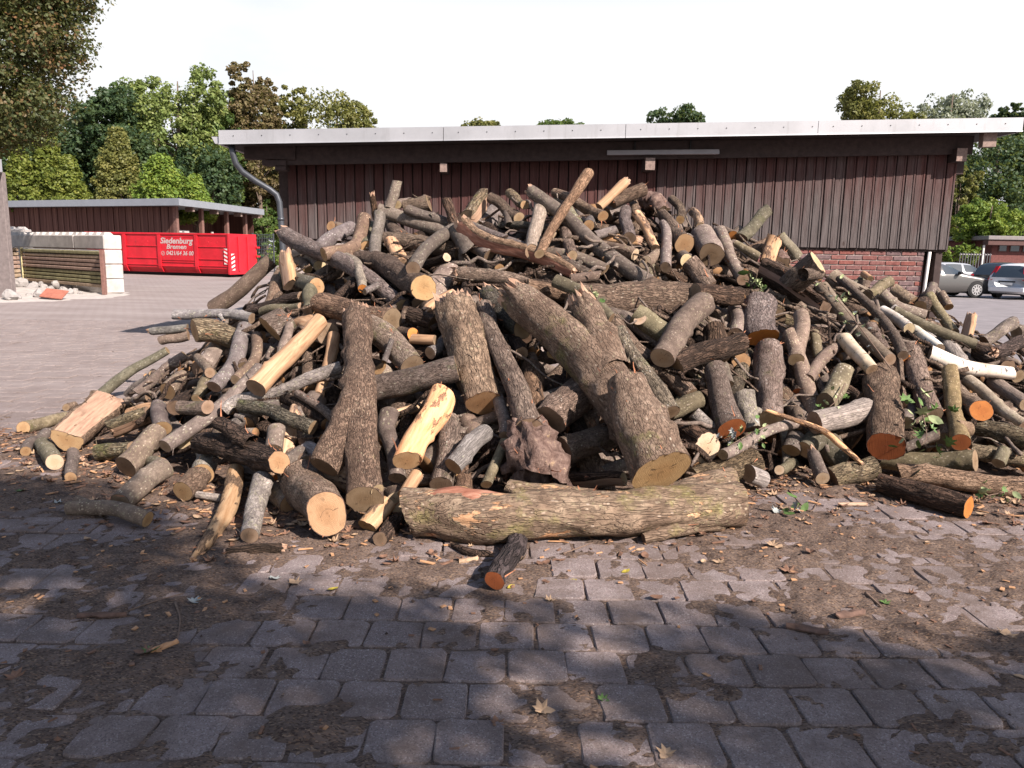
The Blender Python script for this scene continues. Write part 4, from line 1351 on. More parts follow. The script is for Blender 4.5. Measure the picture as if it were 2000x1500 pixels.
# ---------------------------------------------------------------- the barn behind the heap
def roofz(X): return 3.19+(X+4.45)/(7.53+4.45)*(3.58-3.19)
WA, WB = np.array([-3.66, 12.80]), np.array([6.90, 12.50])
WU = (WB-WA)/np.linalg.norm(WB-WA); WL = np.linalg.norm(WB-WA); WR = math.atan2(WU[1], WU[0])
def board_mat():
    t = NT('barn_board')
    ob = t.coord('Object')
    v = rnd_coord(t, (1, 1, 0.035))
    g = t.noise(v, 75, 5, 0.65)
    g2 = t.noise(rnd_coord(t, (1, 1, 0.12)), 9, 4, 0.6)
    z = t.sep(ob)[2]
    ic = t.n.new('ShaderNodeSeparateColor'); t.l.new(t.info('Color'), ic.inputs[0])
    wea = t.math('ADD', t.math('ADD', ic.outputs[0], t.math('MULTIPLY', g2, 0.9)), t.mr(z, 2.0, 3.0, 0.12, -0.45))
    wea = t.mr(wea, 0.55, 1.15)
    red = t.ramp(g, [(0.3, (0.0352, 0.0123, 0.0114)), (0.55, (0.0686, 0.0264, 0.0238)), (0.8, (0.1100, 0.0546, 0.0493))])
    grey = t.ramp(g, [(0.28, (0.0360, 0.0288, 0.0280)), (0.52, (0.0840, 0.0712, 0.0696)), (0.8, (0.1440, 0.1280, 0.1256))])
    col = t.mix(wea, red, grey)
    col = t.mix(t.mr(ic.outputs[1], 0, 1, 0.0, 0.5), col, (0.075, 0.04, 0.035))
    k = t.voronoi(rnd_coord(t, (1, 1, 0.45)), 5.5, 'F1')
    col = t.mix(t.mr(k, 0.085, 0.06, 0, 0.85), col, (0.035, 0.022, 0.02))
    t.bump(g, 0.8, 0.006)
    return t.fin(col, 0.82, 0, 0.25)
M['board'] = board_mat()
def brick_mat():
    t = NT('red_brick')
    ic = t.n.new('ShaderNodeSeparateColor'); t.l.new(t.info('Color'), ic.inputs[0])
    p = rnd_coord(t)
    n = t.noise(p, 14, 5, 0.65)
    a = t.ramp(n, [(0.3, (0.12, 0.040, 0.034)), (0.55, (0.19, 0.070, 0.058)), (0.8, (0.25, 0.125, 0.108))])
    b = t.ramp(n, [(0.3, (0.075, 0.058, 0.062)), (0.55, (0.135, 0.102, 0.105)), (0.8, (0.20, 0.13, 0.12))])
    col = t.mix(ic.outputs[0], a, b)
    t.bump(t.noise(p, 60, 4), 0.7, 0.005)
    return t.fin(col, 0.9, 0, 0.2)
M['brick'] = brick_mat()
plain('mortar', (0.31, 0.26, 0.235), 0.95, 0, 0.15, 30, 0.6)
plain('beam', (0.040, 0.026, 0.024), 0.8, 0, 0.3, 12, 0.4)
plain('beam_end', (0.20, 0.145, 0.125), 0.85, 0, 0.35, 25, 0.4)
plain('soffit', (0.026, 0.019, 0.019), 0.85, 0, 0.2, 5, 0.2)
plain('zinc', (0.33, 0.335, 0.355), 0.5, 0.3, 0.05, 3, 0.0, 0.5)
def zincmat():
    t = NT('zinc_fascia')
    p = t.n.new('ShaderNodeNewGeometry').outputs['Position']
    st = t.noise(t.mapping(p, (1, 1, 0.12)), 9, 5, 0.7)
    bl = t.noise(p, 1.3, 4, 0.6)
    col = t.ramp(bl, [(0.3, (0.27, 0.275, 0.29)), (0.7, (0.36, 0.365, 0.385))])
    col = t.mix(t.mr(st, 0.55, 0.75, 0, 0.45), col, (0.17, 0.165, 0.16))
    M['zinc'] = t.fin(col, 0.5, 0.3, 0.5)
zincmat()
plain('zinc_pipe', (0.065, 0.072, 0.085), 0.45, 0.5, 0.12, 6, 0.0, 0.5)
plain('white_paint', (0.55, 0.53, 0.51), 0.5, 0, 0.05, 6)
plain('grey_plastic', (0.30, 0.28, 0.29), 0.5, 0, 0.08, 6)
plain('black', (0.012, 0.012, 0.013), 0.6)
plain('backing', (0.03, 0.02, 0.018), 0.9)
def barn():
    b = empty('barn', (0, 12.6, 0))
    tag(b, 'long low barn with reddish-grey vertical boards and metal fascia', 'barn')
    off = Vector((0, -12.6, 0))
    r = random.Random(8)
    def part(mb, name, mat, parent=b, smooth=False):
        o = mb.build(name, mat, parent, smooth)
        if parent is b: o.location = off
        return o
    # solid core behind the boards, with end walls
    m = MB(); n = np.array([-WU[1], WU[0]])
    for (s0, s1, d0, d1, z0, z1) in ((0.0, WL, 0.035, 0.12, 1.80, None),):
        p = [WA+WU*s0+n*d0, WA+WU*s1+n*d0, WA+WU*s1+n*d1, WA+WU*s0+n*d1]
        m.hexa([(q[0], q[1], z0) for q in p], [(q[0], q[1], roofz(q[0])-0.002) for q in p])
    m.box(-3.62, -3.5, 12.9, 18.8, 0, 3.15); m.box(6.7, 6.82, 12.7, 18.8, 0, 3.48); m.box(-3.5, 6.7, 18.6, 18.8, 0, 3.15)
    part(m, 'inner_wall', M['backing'])
    nb = 68; st = WL/nb
    for i in range(nb):
        x0 = i*st
        P = WA+WU*x0
        w = st-0.014+r.uniform(-0.006, 0.002)
        zb = 1.83+r.uniform(-0.006, 0.006)
        zt = roofz(P[0])-0.004
        yo = r.uniform(0, 0.008)
        mb = MB().bbox(0, w, yo, yo+0.026, 0, zt-zb, 0.004)
        # raised cover edge that gives each board its step
        mb.bbox(w*0.80, w-0.003, yo-0.010, yo+0.0, 0.0, zt-zb, 0.002)
        me = mesh('board', [(v[0], v[1], v[2]+zb) for v in mb.v], mb.f)
        o = link('board', me, M['board'], b)
        o.location = (P[0], P[1]-12.6, 0); o.rotation_euler = (r.uniform(-.002, .002), r.uniform(-.0015, .0015), WR)
        X = P[0]
        if X < -1.7: g, d = r.uniform(0.30, 0.62), r.uniform(0.15, 0.45)
        elif X < 2.2: g, d = r.uniform(0.14, 0.40), r.uniform(0.1, 0.4)
        else: g, d = r.uniform(0.58, 0.80), r.uniform(0.05, 0.22)
        o.color = (g, d, 0, 1)
    # brick base
    m = MB()
    p = [WA+WU*0.02+n*0.066, WA+WU*(WL-0.34)+n*0.066, WA+WU*(WL-0.34)+n*0.30, WA+WU*0.02+n*0.30]
    m.hexa([(q[0], q[1], 0) for q in p], [(q[0], q[1], 1.80) for q in p])
    bw = part(m, 'base_wall', M['mortar'])
    bms = []
    for k in range(4):
        rr = np.random.default_rng(k)
        mb = MB().bbox(0, 0.234, 0, 0.03, 0, 0.064, 0.006)
        me = mesh('brick', np.array(mb.v)+rr.normal(0, 0.0012, (len(mb.v), 3)), mb.f)
        me.materials.append(M['brick']); bms.append(me)
    hb = MB().bbox(0, 0.108, 0, 0.03, 0, 0.064, 0.006)
    hme = mesh('brick', hb.v, hb.f); hme.materials.append(M['brick'])
    end = WL-0.34
    for j in range(15):
        z = 1.80-0.068-j*0.0795
        s = end-(0.234 if j % 2 else 0.108)
        first = True
        while s > end-3.1:
            P = WA+WU*s+n*0.052
            o = link('brick', hme if first and not j % 2 else r.choice(bms), None, bw)
            o.location = (P[0], P[1], z); o.rotation_euler = (0, 0, WR)
            g = r.random()
            o.color = (0.85 if g > 0.78 else r.uniform(0, 0.45), 0, 0, 1)
            s -= 0.247; first = False
    # roof slab, soffit and fascia
    X0, X1 = -4.45, 7.53
    def slab(ya, yb, dz0, dz1, xa=X0, xb=X1):
        return MB().hexa([(xa, ya, roofz(xa)+dz0), (xb, ya, roofz(xb)+dz0), (xb, yb, roofz(xb)+dz0), (xa, yb, roofz(xa)+dz0)],
                         [(xa, ya, roofz(xa)+dz1), (xb, ya, roofz(xb)+dz1), (xb, yb, roofz(xb)+dz1), (xa, yb, roofz(xa)+dz1)])
    roof = part(slab(12.03, 19.4, 0.03, 0.185), 'roof', M['soffit'])
    part(slab(12.08, 19.35, 0.0, 0.028, X0+0.05, X1-0.05), 'soffit', M['soffit'])
    cuts = [X0, at(866, 260, 12.0)[0], at(1222, 255, 12.0)[0], at(1598, 250, 12.0)[0], X1]
    for i in range(4):
        xa, xb = cuts[i]+(0.0 if i == 0 else 0.004), cuts[i+1]-0.004
        f = slab(12.0, 12.028, 0.0, 0.20, xa, xb)
        f.hexa([(xa, 11.985, roofz(xa)-0.004), (xb, 11.985, roofz(xb)-0.004), (xb, 12.0, roofz(xb)-0.004), (xa, 12.0, roofz(xa)-0.004)],
               [(xa, 11.988, roofz(xa)+0.014), (xb, 11.988, roofz(xb)+0.014), (xb, 12.0, roofz(xb)+0.014), (xa, 12.0, roofz(xa)+0.014)])
        fo = part(f, 'fascia_panel', M['zinc'])
        x = xa+0.22
        while x < xb-0.05:
            z = roofz(x)+0.115
            rv = MB().tube([(x, 11.994, z), (x, 12.001, z)], 0.008, 6)
            rv.build('rivet', M['black'], fo, False)
            x += 0.425
    part(slab(12.028, 19.4, 0.186, 0.20), 'roof_skin', M['zinc'])
    part(MB().hexa([(X1-.02, 12.03, roofz(X1)), (X1+.012, 12.03, roofz(X1)), (X1+.012, 19.4, roofz(X1)), (X1-.02, 19.4, roofz(X1))], [(X1-.02, 12.03, roofz(X1)+.186), (X1+.012, 12.03, roofz(X1)+.186), (X1+.012, 19.4, roofz(X1)+.186), (X1-.02, 19.4, roofz(X1)+.186)]), 'fascia_panel', M['zinc'])
    # wall plate beam under the soffit and projecting purlins
    for px, py, hw in ((866, 327, 0.055), (1270, 320, 0.075), (1879, 302, 0.080)):
        c = at(px, py, 12.28)
        bm = part(MB().bbox(c[0]-hw, c[0]+hw, 12.285, 13.3, c[2]-hw*1.25, c[2]+hw*1.25, 0.006), 'purlin', M['beam'])
        MB().box(c[0]-hw*0.97, c[0]+hw*0.97, 12.279, 12.2845, c[2]-hw*1.2, c[2]+hw*1.2).build('end_grain', M['beam_end'], bm)
    part(slab(12.40, 12.47, -0.27, -0.003, -3.7, 7.05), 'wall_plate', M['beam'])
    part(slab(12.10, 12.22, -0.20, -0.003, 7.02, 7.22), 'rafter_end', M['beam_end'])
    part(MB().bbox(6.86, 7.0, 12.5, 12.64, 3.0, 3.50), 'corner_post', M['beam'])
    # stepped beams carrying the eave by the downpipe
    def stp(x0, y0, x1, y1, nm):
        a = at(x0, y0, 12.45); c = at(x1, y1, 12.45)
        part(MB().bbox(a[0], c[0], 12.355, 12.56, c[2], a[2]-.004, 0.005), nm, M['beam'])
    stp(480, 284, 580, 313, 'tie_beam'); stp(515, 313, 562, 325, 'corbel'); stp(540, 325, 562, 334, 'corbel')
    part(MB().bbox(-3.82, -3.67, 12.84, 12.96, 0.0, 3.2), 'corner_post', M['beam'])
    a = at(1829, 520, 12.60)
    part(MB().bbox(a[0]-0.055, a[0]+0.055, 12.56, 12.68, 0, 1.82), 'corner_post', M['beam'])
    part(MB().tube([at(1816, 492, 12.53), at(1806, 560, 12.52), (6.52, 12.52, 0.02)], 0.026, 10), 'drain_pipe', M['white_paint'], b, True)
    # gutter and downpipe
    zg = roofz(X0)
    part(MB().hexa([(-4.52, 12.03, zg+.01), (-4.463, 12.03, zg+.01), (-4.463, 19.3, zg+.01), (-4.52, 19.3, zg+.01)], [(-4.57, 12.03, zg+.11), (-4.463, 12.03, zg+.11), (-4.463, 19.3, zg+.11), (-4.57, 19.3, zg+.11)]), 'gutter', M['zinc'])
    pth = [at(452, 284, 12.12), at(455, 300, 12.13), at(460, 318, 12.16), at(473, 335, 12.22), at(500, 354, 12.34), at(527, 370, 12.46), at(540, 380, 12.5), at(546, 395, 12.52), at(549, 430, 12.52), at(553, 500, 12.52)]
    g = gr(556, 700); pth += [(pth[-1][0], 12.52, 0.0)]
    part(MB().tube(pth, 0.047, 14), 'downpipe', M['zinc_pipe'], b, True)
    MB().tube([at(548.6, 425, 12.52), at(549, 431, 12.52)], 0.053, 14).build('pipe_clip', M['zinc_pipe'], None, True)
    c = [o for o in COL.objects if o.name.startswith('pipe_clip')][0]; c.parent = b; c.location = off
    # strip lamp
    l0, l1 = at(1186, 298, 12.35), at(1405, 296, 12.30)
    lm = part(MB().hexa([(l0[0], 12.33, l0[2]-.035), (l1[0], 12.28, l1[2]-.035), (l1[0], 12.42, l1[2]-.035), (l0[0], 12.47, l0[2]-.035)], [(l0[0], 12.36, l0[2]+.035), (l1[0], 12.31, l1[2]+.035), (l1[0], 12.40, l1[2]+.035), (l0[0], 12.44, l0[2]+.035)]), 'strip_lamp', M['grey_plastic'])
    for q in (0.25, 0.75):
        x = l0[0]*(1-q)+l1[0]*q
        MB().box(x-.01, x+.01, 12.37, 12.39, l0[2]+.03, roofz(x)+0.01).build('lamp_bracket', M['black'], lm)
barn()

# ---------------------------------------------------------------- yard behind: block wall, fence, rubble, container, open shed
plain('concrete_white', (0.37, 0.345, 0.325), 0.85, 0, 0.22, 3, 0.3)
plain('fence_wood', (0.27, 0.205, 0.145), 0.9, 0, 0.35, 6, 0.4)
plain('fence_green', (0.20, 0.185, 0.10), 0.9, 0, 0.35, 5, 0.4)
plain('fence_brown', (0.25, 0.175, 0.14), 0.9, 0, 0.3, 6, 0.4)
plain('post_brown', (0.16, 0.085, 0.07), 0.85, 0, 0.25, 8, 0.3)
plain('post_grey', (0.15, 0.125, 0.12), 0.85, 0, 0.25, 8, 0.3)
plain('stone', (0.25, 0.235, 0.225), 0.9, 0, 0.2, 6, 0.6)
plain('sand', (0.36, 0.33, 0.305), 0.95, 0, 0.15, 5, 0.5)
plain('terracotta', (0.26, 0.095, 0.065), 0.8, 0, 0.2, 8, 0.3)
def shed_mat():
    t = NT('shed_boards')
    p = t.n.new('ShaderNodeNewGeometry').outputs['Position']
    n = t.noise(t.mapping(p, (1, 1, 0.03)), 5.5, 4, 0.6)
    col = t.ramp(n, [(0.3, (0.055, 0.024, 0.020)), (0.55, (0.10, 0.047, 0.038)), (0.8, (0.19, 0.105, 0.08))])
    return t.fin(col, 0.85, 0, 0.2)
M['shedwall'] = shed_mat()
def along(A, B):
    A = np.array(A[:2], float); B = np.array(B[:2], float)
    return A, (B-A)/np.linalg.norm(B-A), np.linalg.norm(B-A)
def lbox(A, u, s0, s1, d0, d1, z0, z1, b=0.01):
    """bevelled box along direction u from A (d: depth away from the viewer)"""
    mb = MB().bbox(s0, s1, d0, d1, z0, z1, b)
    n = np.array([-u[1], u[0]])
    mb.v = [(A[0]+u[0]*x+n[0]*y, A[1]+u[1]*x+n[1]*y, z) for x, y, z in mb.v]
    return mb
def block_wall():
    A = at(4, 459, 31.5); B = at(201, 458, 26.6)
    A0, u, ln = along(A, B)
    zt = at(215, 459, 26.2)[2]
    ch = zt/4
    ends = (0.0, 0.5, ln-2.16, ln)
    r = random.Random(3)
    n = np.array([-u[1], u[0]])
    k = 0
    rows = [('top', 3, [(-0.9, 0.22), (0.24, ln-2.18), (ln-2.16, ln)])] + [('low', c, [(0.24-.3*(c % 2), ln-2.18-.7*(c % 2)), (ln-2.16-.7*(c % 2), ln)]) for c in (0, 1, 2)]
    names = {0: 'bottom', 1: 'second', 2: 'third', 3: 'top'}
    for _, c, segs in rows:
        for (s0, s1) in segs:
            z0 = c*ch+0.004*c
            e = empty('concrete_block', (A0[0]+u[0]*(s0+s1)/2, A0[1]+u[1]*(s0+s1)/2, z0))
            mb = lbox(A0, u, s0, s1, 0, 0.62, z0, z0+ch-0.012, 0.03)
            o = mb.build('block', M['concrete_white'], e); o.location = (-e.location.x, -e.location.y, -z0)
            if c == 3:
                x = s0+0.16
                while x < s1-0.1:
                    st = MB()
                    b0 = [(x-.18, .14), (x+.18, .14), (x+.18, .46), (x-.18, .46)]
                    t0 = [(x-.09, .2), (x+.09, .2), (x+.09, .4), (x-.09, .4)]
                    f = lambda q, z: (A0[0]+u[0]*q[0]+n[0]*q[1], A0[1]+u[1]*q[0]+n[1]*q[1], z)
                    st.hexa([f(q, z0+ch-.012) for q in b0], [f(q, z0+ch+.09) for q in t0])
                    so = st.build('stud', M['concrete_white'], e); so.location = o.location
                    x += 0.54
                lab = {0: 'white concrete stud block of the top row nearest the grey post', 1: 'white concrete stud block in the middle of the top row', 2: 'white concrete stud block on top of the wall end'}[segs.index((s0, s1))]
            else:
                lab = 'white concrete block, %s course of the wall end beside the brown post' % names[c] if segs.index((s0, s1)) else 'white concrete block hidden behind the plank fence, %s course' % names[c]
            tag(e, lab, 'block', 'stacked white concrete blocks')
    # farther block standing higher behind
    e = empty('concrete_block', tuple(at(20, 470, 36)))
    a, b = at(0, 447, 36), at(46, 447, 36)
    o = MB().bbox(a[0], b[0], 36, 36.6, 0, a[2], 0.03).build('block', M['concrete_white'], e); o.location = -e.location
    for q in (0.3, 0.75):
        x = a[0]*(1-q)+b[0]*q
        s = MB().hexa([(x-.2, 36.1, a[2]), (x+.2, 36.1, a[2]), (x+.2, 36.5, a[2]), (x-.2, 36.5, a[2])], [(x-.1, 36.2, a[2]+.12), (x+.1, 36.2, a[2]+.12), (x+.1, 36.4, a[2]+.12), (x-.1, 36.4, a[2]+.12)]).build('stud', M['concrete_white'], e); s.location = -e.location
    tag(e, 'tall white concrete stud block standing behind the block wall', 'block', 'stacked white concrete blocks')
block_wall()
def fence(A, B, zt, zb, nb, label, seed):
    r = random.Random(seed)
    A0, u, ln = along(A, B)
    e = empty('plank_fence', (A0[0], A0[1], 0)); tag(e, label, 'fence', 'plank fence panels')
    h = (zt-zb)/nb
    for i in range(nb):
        z0 = zt-(i+1)*h
        mb = lbox(A0, u, 0.0, ln, 0.0+r.uniform(-.01, .01), 0.09, z0+0.012, z0+h-0.012+r.uniform(-.008, .0), 0.022)
        m = M['fence_green'] if i in (0, 5, 6, 7) and seed == 1 else (M['fence_brown'] if i in (2, 3, 4) else M['fence_wood'])
        o = mb.build('board', m, e); o.location = (-A0[0], -A0[1], 0)
    o = lbox(A0, u, 0.02, ln-0.02, 0.10, 0.13, zb, zt-0.03).build('backing_panel', M['backing'], e); o.location = (-A0[0], -A0[1], 0)
    return e, A0, u, ln
e, A0, u, ln = fence(at(41, 485, 30.0), at(197, 490, 26.0), at(197, 490, 26.0)[2], at(197, 563, 26.0)[2], 9, 'mossy horizontal plank fence panel between yellowish and brown posts', 1)
o = lbox(A0, u, -0.10, -0.01, -0.02, 0.08, 0, at(197, 490, 26.0)[2]+0.03).build('batten', plain('batten', (0.48, 0.43, 0.24), 0.8), e); o.location = (-A0[0], -A0[1], 0)
p = at(203, 560, 25.9)
tag(MB().bbox(p[0]-0.06, p[0]+0.06, 25.85, 25.98, 0, at(203, 488, 25.9)[2], 0.008).build('fence_post', M['post_brown']), 'brown square post standing beside the white concrete wall end', 'post')
fence(at(-45, 478, 28.0), at(37, 483, 30.0), at(37, 483, 30.0)[2], 0.18, 8, 'weathered plank fence panel below the grey timber post, angled to the mossy panel', 2)
def rock(name, c, r, seed, mat, sq=0.8):
    rr = np.random.default_rng(seed)
    nu, nv = 12, 7
    V = []
    for j in range(nv+1):
        ph = math.pi*j/nv
        for i in range(nu):
            th = 2*math.pi*i/nu
            V.append((math.sin(ph)*math.cos(th), math.sin(ph)*math.sin(th), math.cos(ph)))
    V = np.array(V)
    f = 1+0.28*fbm(V*1.7+seed*5, seed, 2)
    # a few flat facets
    for _ in range(5):
        d = rr.normal(0, 1, 3); d /= np.linalg.norm(d)
        k = V@d
        f = np.where(k > 0.55, np.minimum(f, 0.72/np.maximum(k, 0.1)), f)
    V = V*f[:, None]*r*np.array([1, rr.uniform(.8, 1), sq])
    Fc = []
    for j in range(nv):
        for i in range(nu):
            Fc.append((j*nu+i, j*nu+nu+i, j*nu+nu+(i+1) % nu, j*nu+(i+1) % nu))
    o = link(name, mesh(name, V, Fc), mat, None, c)
    o.rotation_euler = (0, 0, rr.uniform(0, 6))
    return o
RUB = [(21, 577, 12), (42, 553, 9.5), (61, 563, 11), (76, 575, 10), (87, 561, 7.5), (110, 555, 8.5), (133, 560, 8.5), (138, 571, 7), (6, 562, 12), (44, 569, 7), (56, 577, 6), (79, 554, 5), (147, 568, 5), (122, 565, 6.5), (99, 564, 7), (35, 580, 6), (10, 578, 7), (28, 560, 7), (68, 556, 6), (118, 573, 5), (95, 573, 5), (156, 573, 4)]
for i, (x, y, r) in enumerate(RUB):
    g = gr(x, y+r*0.8); g = g if g[1] < 29 else at(x, y, 27.5+(i % 3)*0.3)
    Y = g[1]+0.1
    R = r*Y/FPX*1.2
    c = at(x, y, Y)
    o = rock('rubble_stone', (c[0], c[1], max(c[2], R*0.5)), R*1.05, i+20, M['stone'], 0.85)
    big = 'largest rounded grey rubble stone beside the plank fence' if i == 0 else ('grey rubble stone heaped at the plank fence foot' if r > 7 else 'small grey rubble stone heaped at the plank fence foot')
    tag(o, big, 'stone', 'rubble stones by the plank fence')
def sand():
    xs = np.linspace(-21.5, -12.2, 90); ys = np.linspace(20.4, 30.0, 70)
    X, Y = np.meshgrid(xs, ys)
    c = gr(70, 600)
    d = np.sqrt(((X+17.0)/4.6)**2+((Y-25.2)/4.6)**2)
    P = np.stack([X, Y, X*0], -1)
    Z = 0.34*np.clip(1-d, 0, 1)**1.6+0.05*fbm(P*1.5, 3, 4)*np.clip(1.1-d, 0, 1)*np.clip(d*3, 0, 1)-0.045
    V = np.stack([X, Y, Z], -1).reshape(-1, 3)
    ny, nx = X.shape
    q = (np.arange(ny-1)[:, None]*nx+np.arange(nx-1)[None, :]).ravel()
    o = link('sand', fast_mesh('sand', V, np.stack([q, q+1, q+nx+1, q+nx], -1), 4, True), M['sand'])
    tag(o, 'pale sand and mortar dust spread under the rubble stones', 'sand', kind='stuff')
sand()
g = at(107, 574, 23.6)
o = MB().bbox(-0.34, 0.30, -0.25, 0.25, -0.02, 0.02, 0.006).build('roof_tile', M['terracotta']); o.location = g; o.rotation_euler = (0.45, 0.12, 0.1)
tag(o, 'flat terracotta-red tile leaning on the rubble stones', 'tile')
# corner of another building beside the fence
e = empty('timber_shed', tuple(at(5, 480, 23.0)*np.array([1, 1, 0])))
tag(e, 'corner of a timber shed with grey post and metal roof edge', 'shed')
a, b = at(-60, 335, 23), at(2, 335, 23)
xl = a[0]-4.0
zt_, zr0, zr1 = at(5, 336, 23)[2], at(5, 336, 22.6)[2]+.004, at(5, 311, 22.6)[2]
xr = at(8, 320, 22.7)[0]
def wedge(x1, y0, y1, z0, z1, x0=xl):
    k = y1/y0
    return MB().hexa([(x0, y0, z0), (x1, y0, z0), (x1*k-.15, y1, z0), (x0, y1, z0)], [(x0, y0, z1), (x1, y0, z1), (x1*k-.15, y1, z1), (x0, y1, z1)])
for mb, nm, mt in ((MB().bbox(a[0], b[0], 23.0, 23.2, 0, zt_, 0.01), 'post', M['post_grey']), (wedge(b[0]-.1, 23.21, 27.0, 0, zt_), 'wall', M['shedwall']),
                   (wedge(xr, 22.6, 27.6, zr0, zr1), 'roof_edge', M['zinc'])):
    o = mb.build(nm, mt, e); o.location = -e.location

# red roll-off container
def redmat():
    t = NT('red_paint')
    p = t.coord('Object')
    n = t.noise(p, 1.5, 6, 0.6)
    col = t.ramp(n, [(0.3, (0.36, 0.008, 0.016)), (0.6, (0.47, 0.011, 0.022)), (0.8, (0.50, 0.025, 0.034))])
    gr_ = t.noise(t.mapping(p, (1, 1, 0.25)), 3.2, 6, 0.75)
    col = t.mix(t.mr(gr_, 0.56, 0.72, 0, 0.55), col, (0.20, 0.020, 0.022))
    col = t.mix(t.mr(t.noise(p, 7, 5, 0.75), 0.68, 0.72, 0, 0.6), col, (0.55, 0.16, 0.15))
    t.bump(t.noise(p, 1.4, 3), 0.5, 0.05)
    return t.fin(col, 0.5, 0, 0.35)
M['red'] = redmat()
plain('lettering', (0.40, 0.33, 0.32), 0.6)
def plane_hit(px, py, A, u):
    d = ray(px, py); n = np.array([-u[1], u[0]])
    t = (n@np.array(A[:2]))/(n@d[:2])
    P = CAMP+d*t
    return (np.array(P[:2])-np.array(A[:2]))@u, P[2]
def container():
    A = gr(170, 532); B = gr(450, 541)
    A0, u, ln = along(A, B)
    n = np.array([-u[1], u[0]])
    e = empty('waste_container', (A0[0], A0[1], 0))
    tag(e, 'bright red roll-off waste container with grey company lettering', 'container')
    H = plane_hit(440, 456, A0, u)[1]
    W = 2.4
    f = lambda s, d, z: (u[0]*s+n[0]*d, u[1]*s+n[1]*d, z)
    def bx(s0, s1, d0, d1, z0, z1, b=0.015):
        mb = MB().bbox(s0, s1, d0, d1, z0, z1, b); mb.v = [f(*v) for v in mb.v]; return mb
    # body: hopper with chamfered lower edge, open top
    prof = [(0.35, 0.16), (0.06, 0.42), (0.06, H-0.05), (0.12, H-0.05), (0.12, 0.45), (0.40, 0.20)]
    mb = MB(); k = len(prof)
    V = [f(s, d, z) for s in (0.05, ln-0.05) for d, z in prof]
    mb.add(V, [(i, (i+1) % k, k+(i+1) % k, k+i) for i in range(k)]+[tuple(range(k-1, -1, -1)), tuple(range(k, 2*k))])
    mb.build('side_wall', M['red'], e)
    bx(0.05, ln-0.05, W-0.08, W-0.02, 0.2, H-0.05).build('side_wall', M['red'], e)
    bx(0.06, ln-0.06, 0.30, W-0.1, 0.14, 0.22).build('floor', M['red'], e)
    bx(0.02, 0.10, 0.06, W-0.05, 0.2, H-0.06).build('end_wall', M['red'], e)
    bx(0.0, ln, 0.0, 0.16, H-0.10, H).build('top_rail', M['red'], e)
    bx(0.0, ln, W-0.12, W+0.02, H-0.10, H).build('top_rail', M['red'], e)
    zpx = lambda y: plane_hit(350, y, A0, u)[1]
    sp = lambda x: plane_hit(x, 490, A0, u)[0]
    for x in (243, 311, 383):
        s = sp(x); w = 0.10
        rib = MB()
        pts = [(-0.02, H-0.1), (-0.02, 0.50), (0.02, 0.36), (0.16, 0.16)]
        for (d0, z0), (d1, z1) in zip(pts[:-1], pts[1:]):
            rib.hexa([f(s-w, d1, z1), f(s+w, d1, z1), f(s+w, d1+.1, z1+.02), f(s-w, d1+.1, z1+.02)], [f(s-w, d0, z0), f(s+w, d0, z0), f(s+w, d0+.1, z0+.0), f(s-w, d0+.1, z0)])
        rib.build('rib', M['red'], e)
    edges = [0.1, sp(243)-.1, sp(243)+.1, sp(311)-.1, sp(311)+.1, sp(383)-.1, sp(383)+.1, ln-0.1]
    for q in range(0, 8, 2):
        for y in ((481, 505, 518) if q != 4 else (463, 512, 520)):
            z = zpx(y)
            bx(edges[q], edges[q+1], 0.015, 0.07, z-0.03, z+0.03).build('swage', M['red'], e)
        for s in np.linspace(edges[q]+.7, edges[q+1]-.7, 2):
            if q != 4: bx(s-.015, s+.015, 0.04, 0.07, zpx(472)-.05, zpx(472)+.05).build('tarp_hook', M['red'], e)
    # hooked end with doors
    bx(ln-0.12, ln+0.02, -0.02, W+0.02, 0.12, H-0.01).build('end_door', M['red'], e)
    for d in (0.75, 1.55):
        bx(ln+0.02, ln+0.10, d-.05, d+.05, 0.3, H-0.15).build('door_post', M['red'], e)
    for z in (0.6, 1.1, 1.6):
        bx(ln+0.02, ln+0.16, W-.12, W+.14, z-.05, z+.05).build('hinge', M['red'], e)
    for s in (0.5, ln-0.7):
        mb = MB().tube([f(s, 0.55, 0.15), f(s, 0.75, 0.15)], 0.15, 12); mb.build('roller', M['black'], e)
    bx(0.1, ln-0.2, 0.6, 0.75, 0.0, 0.16).build('skid', M['black'], e)
    bx(0.1, ln-0.2, W-0.75, W-0.6, 0.0, 0.16).build('skid', M['black'], e)
    # hazard chevrons
    def stripes(s0, s1, z0, z1, d, alongdepth=False):
        g = (lambda s, z: f(ln+0.023, s, z)) if alongdepth else (lambda s, z: f(s, d, z))
        mb = MB(); mb.add([g(s0, z0), g(s1, z0), g(s1, z1), g(s0, z1)], [(0, 1, 2, 3)])
        o = mb.build('hazard_plate', M['white_paint'], e)
        k = 4; hh = (z1-z0)/k
        off = (lambda s, z: f(ln+0.026, s, z)) if alongdepth else (lambda s, z: f(s, d-0.003, z))
        sgn = -1 if not alongdepth else 1
        for i in range(k):
            za = z0+i*hh; a, b = (s0, s1) if sgn > 0 else (s1, s0)
            MB().add([off(s0, za+(0.0 if sgn > 0 else hh*.5)), off(s1, za+(hh*.5 if sgn > 0 else 0.0)), off(s1, za+(hh if sgn > 0 else hh*.5)), off(s0, za+(hh*.5 if sgn > 0 else hh))], [(0, 1, 2, 3)]).build('hazard_stripe', M['red'], o)
    stripes(sp(437), sp(444), zpx(514), zpx(484), 0.0)
    stripes(0.12, 0.42, 0.35, 1.25, 0, True)
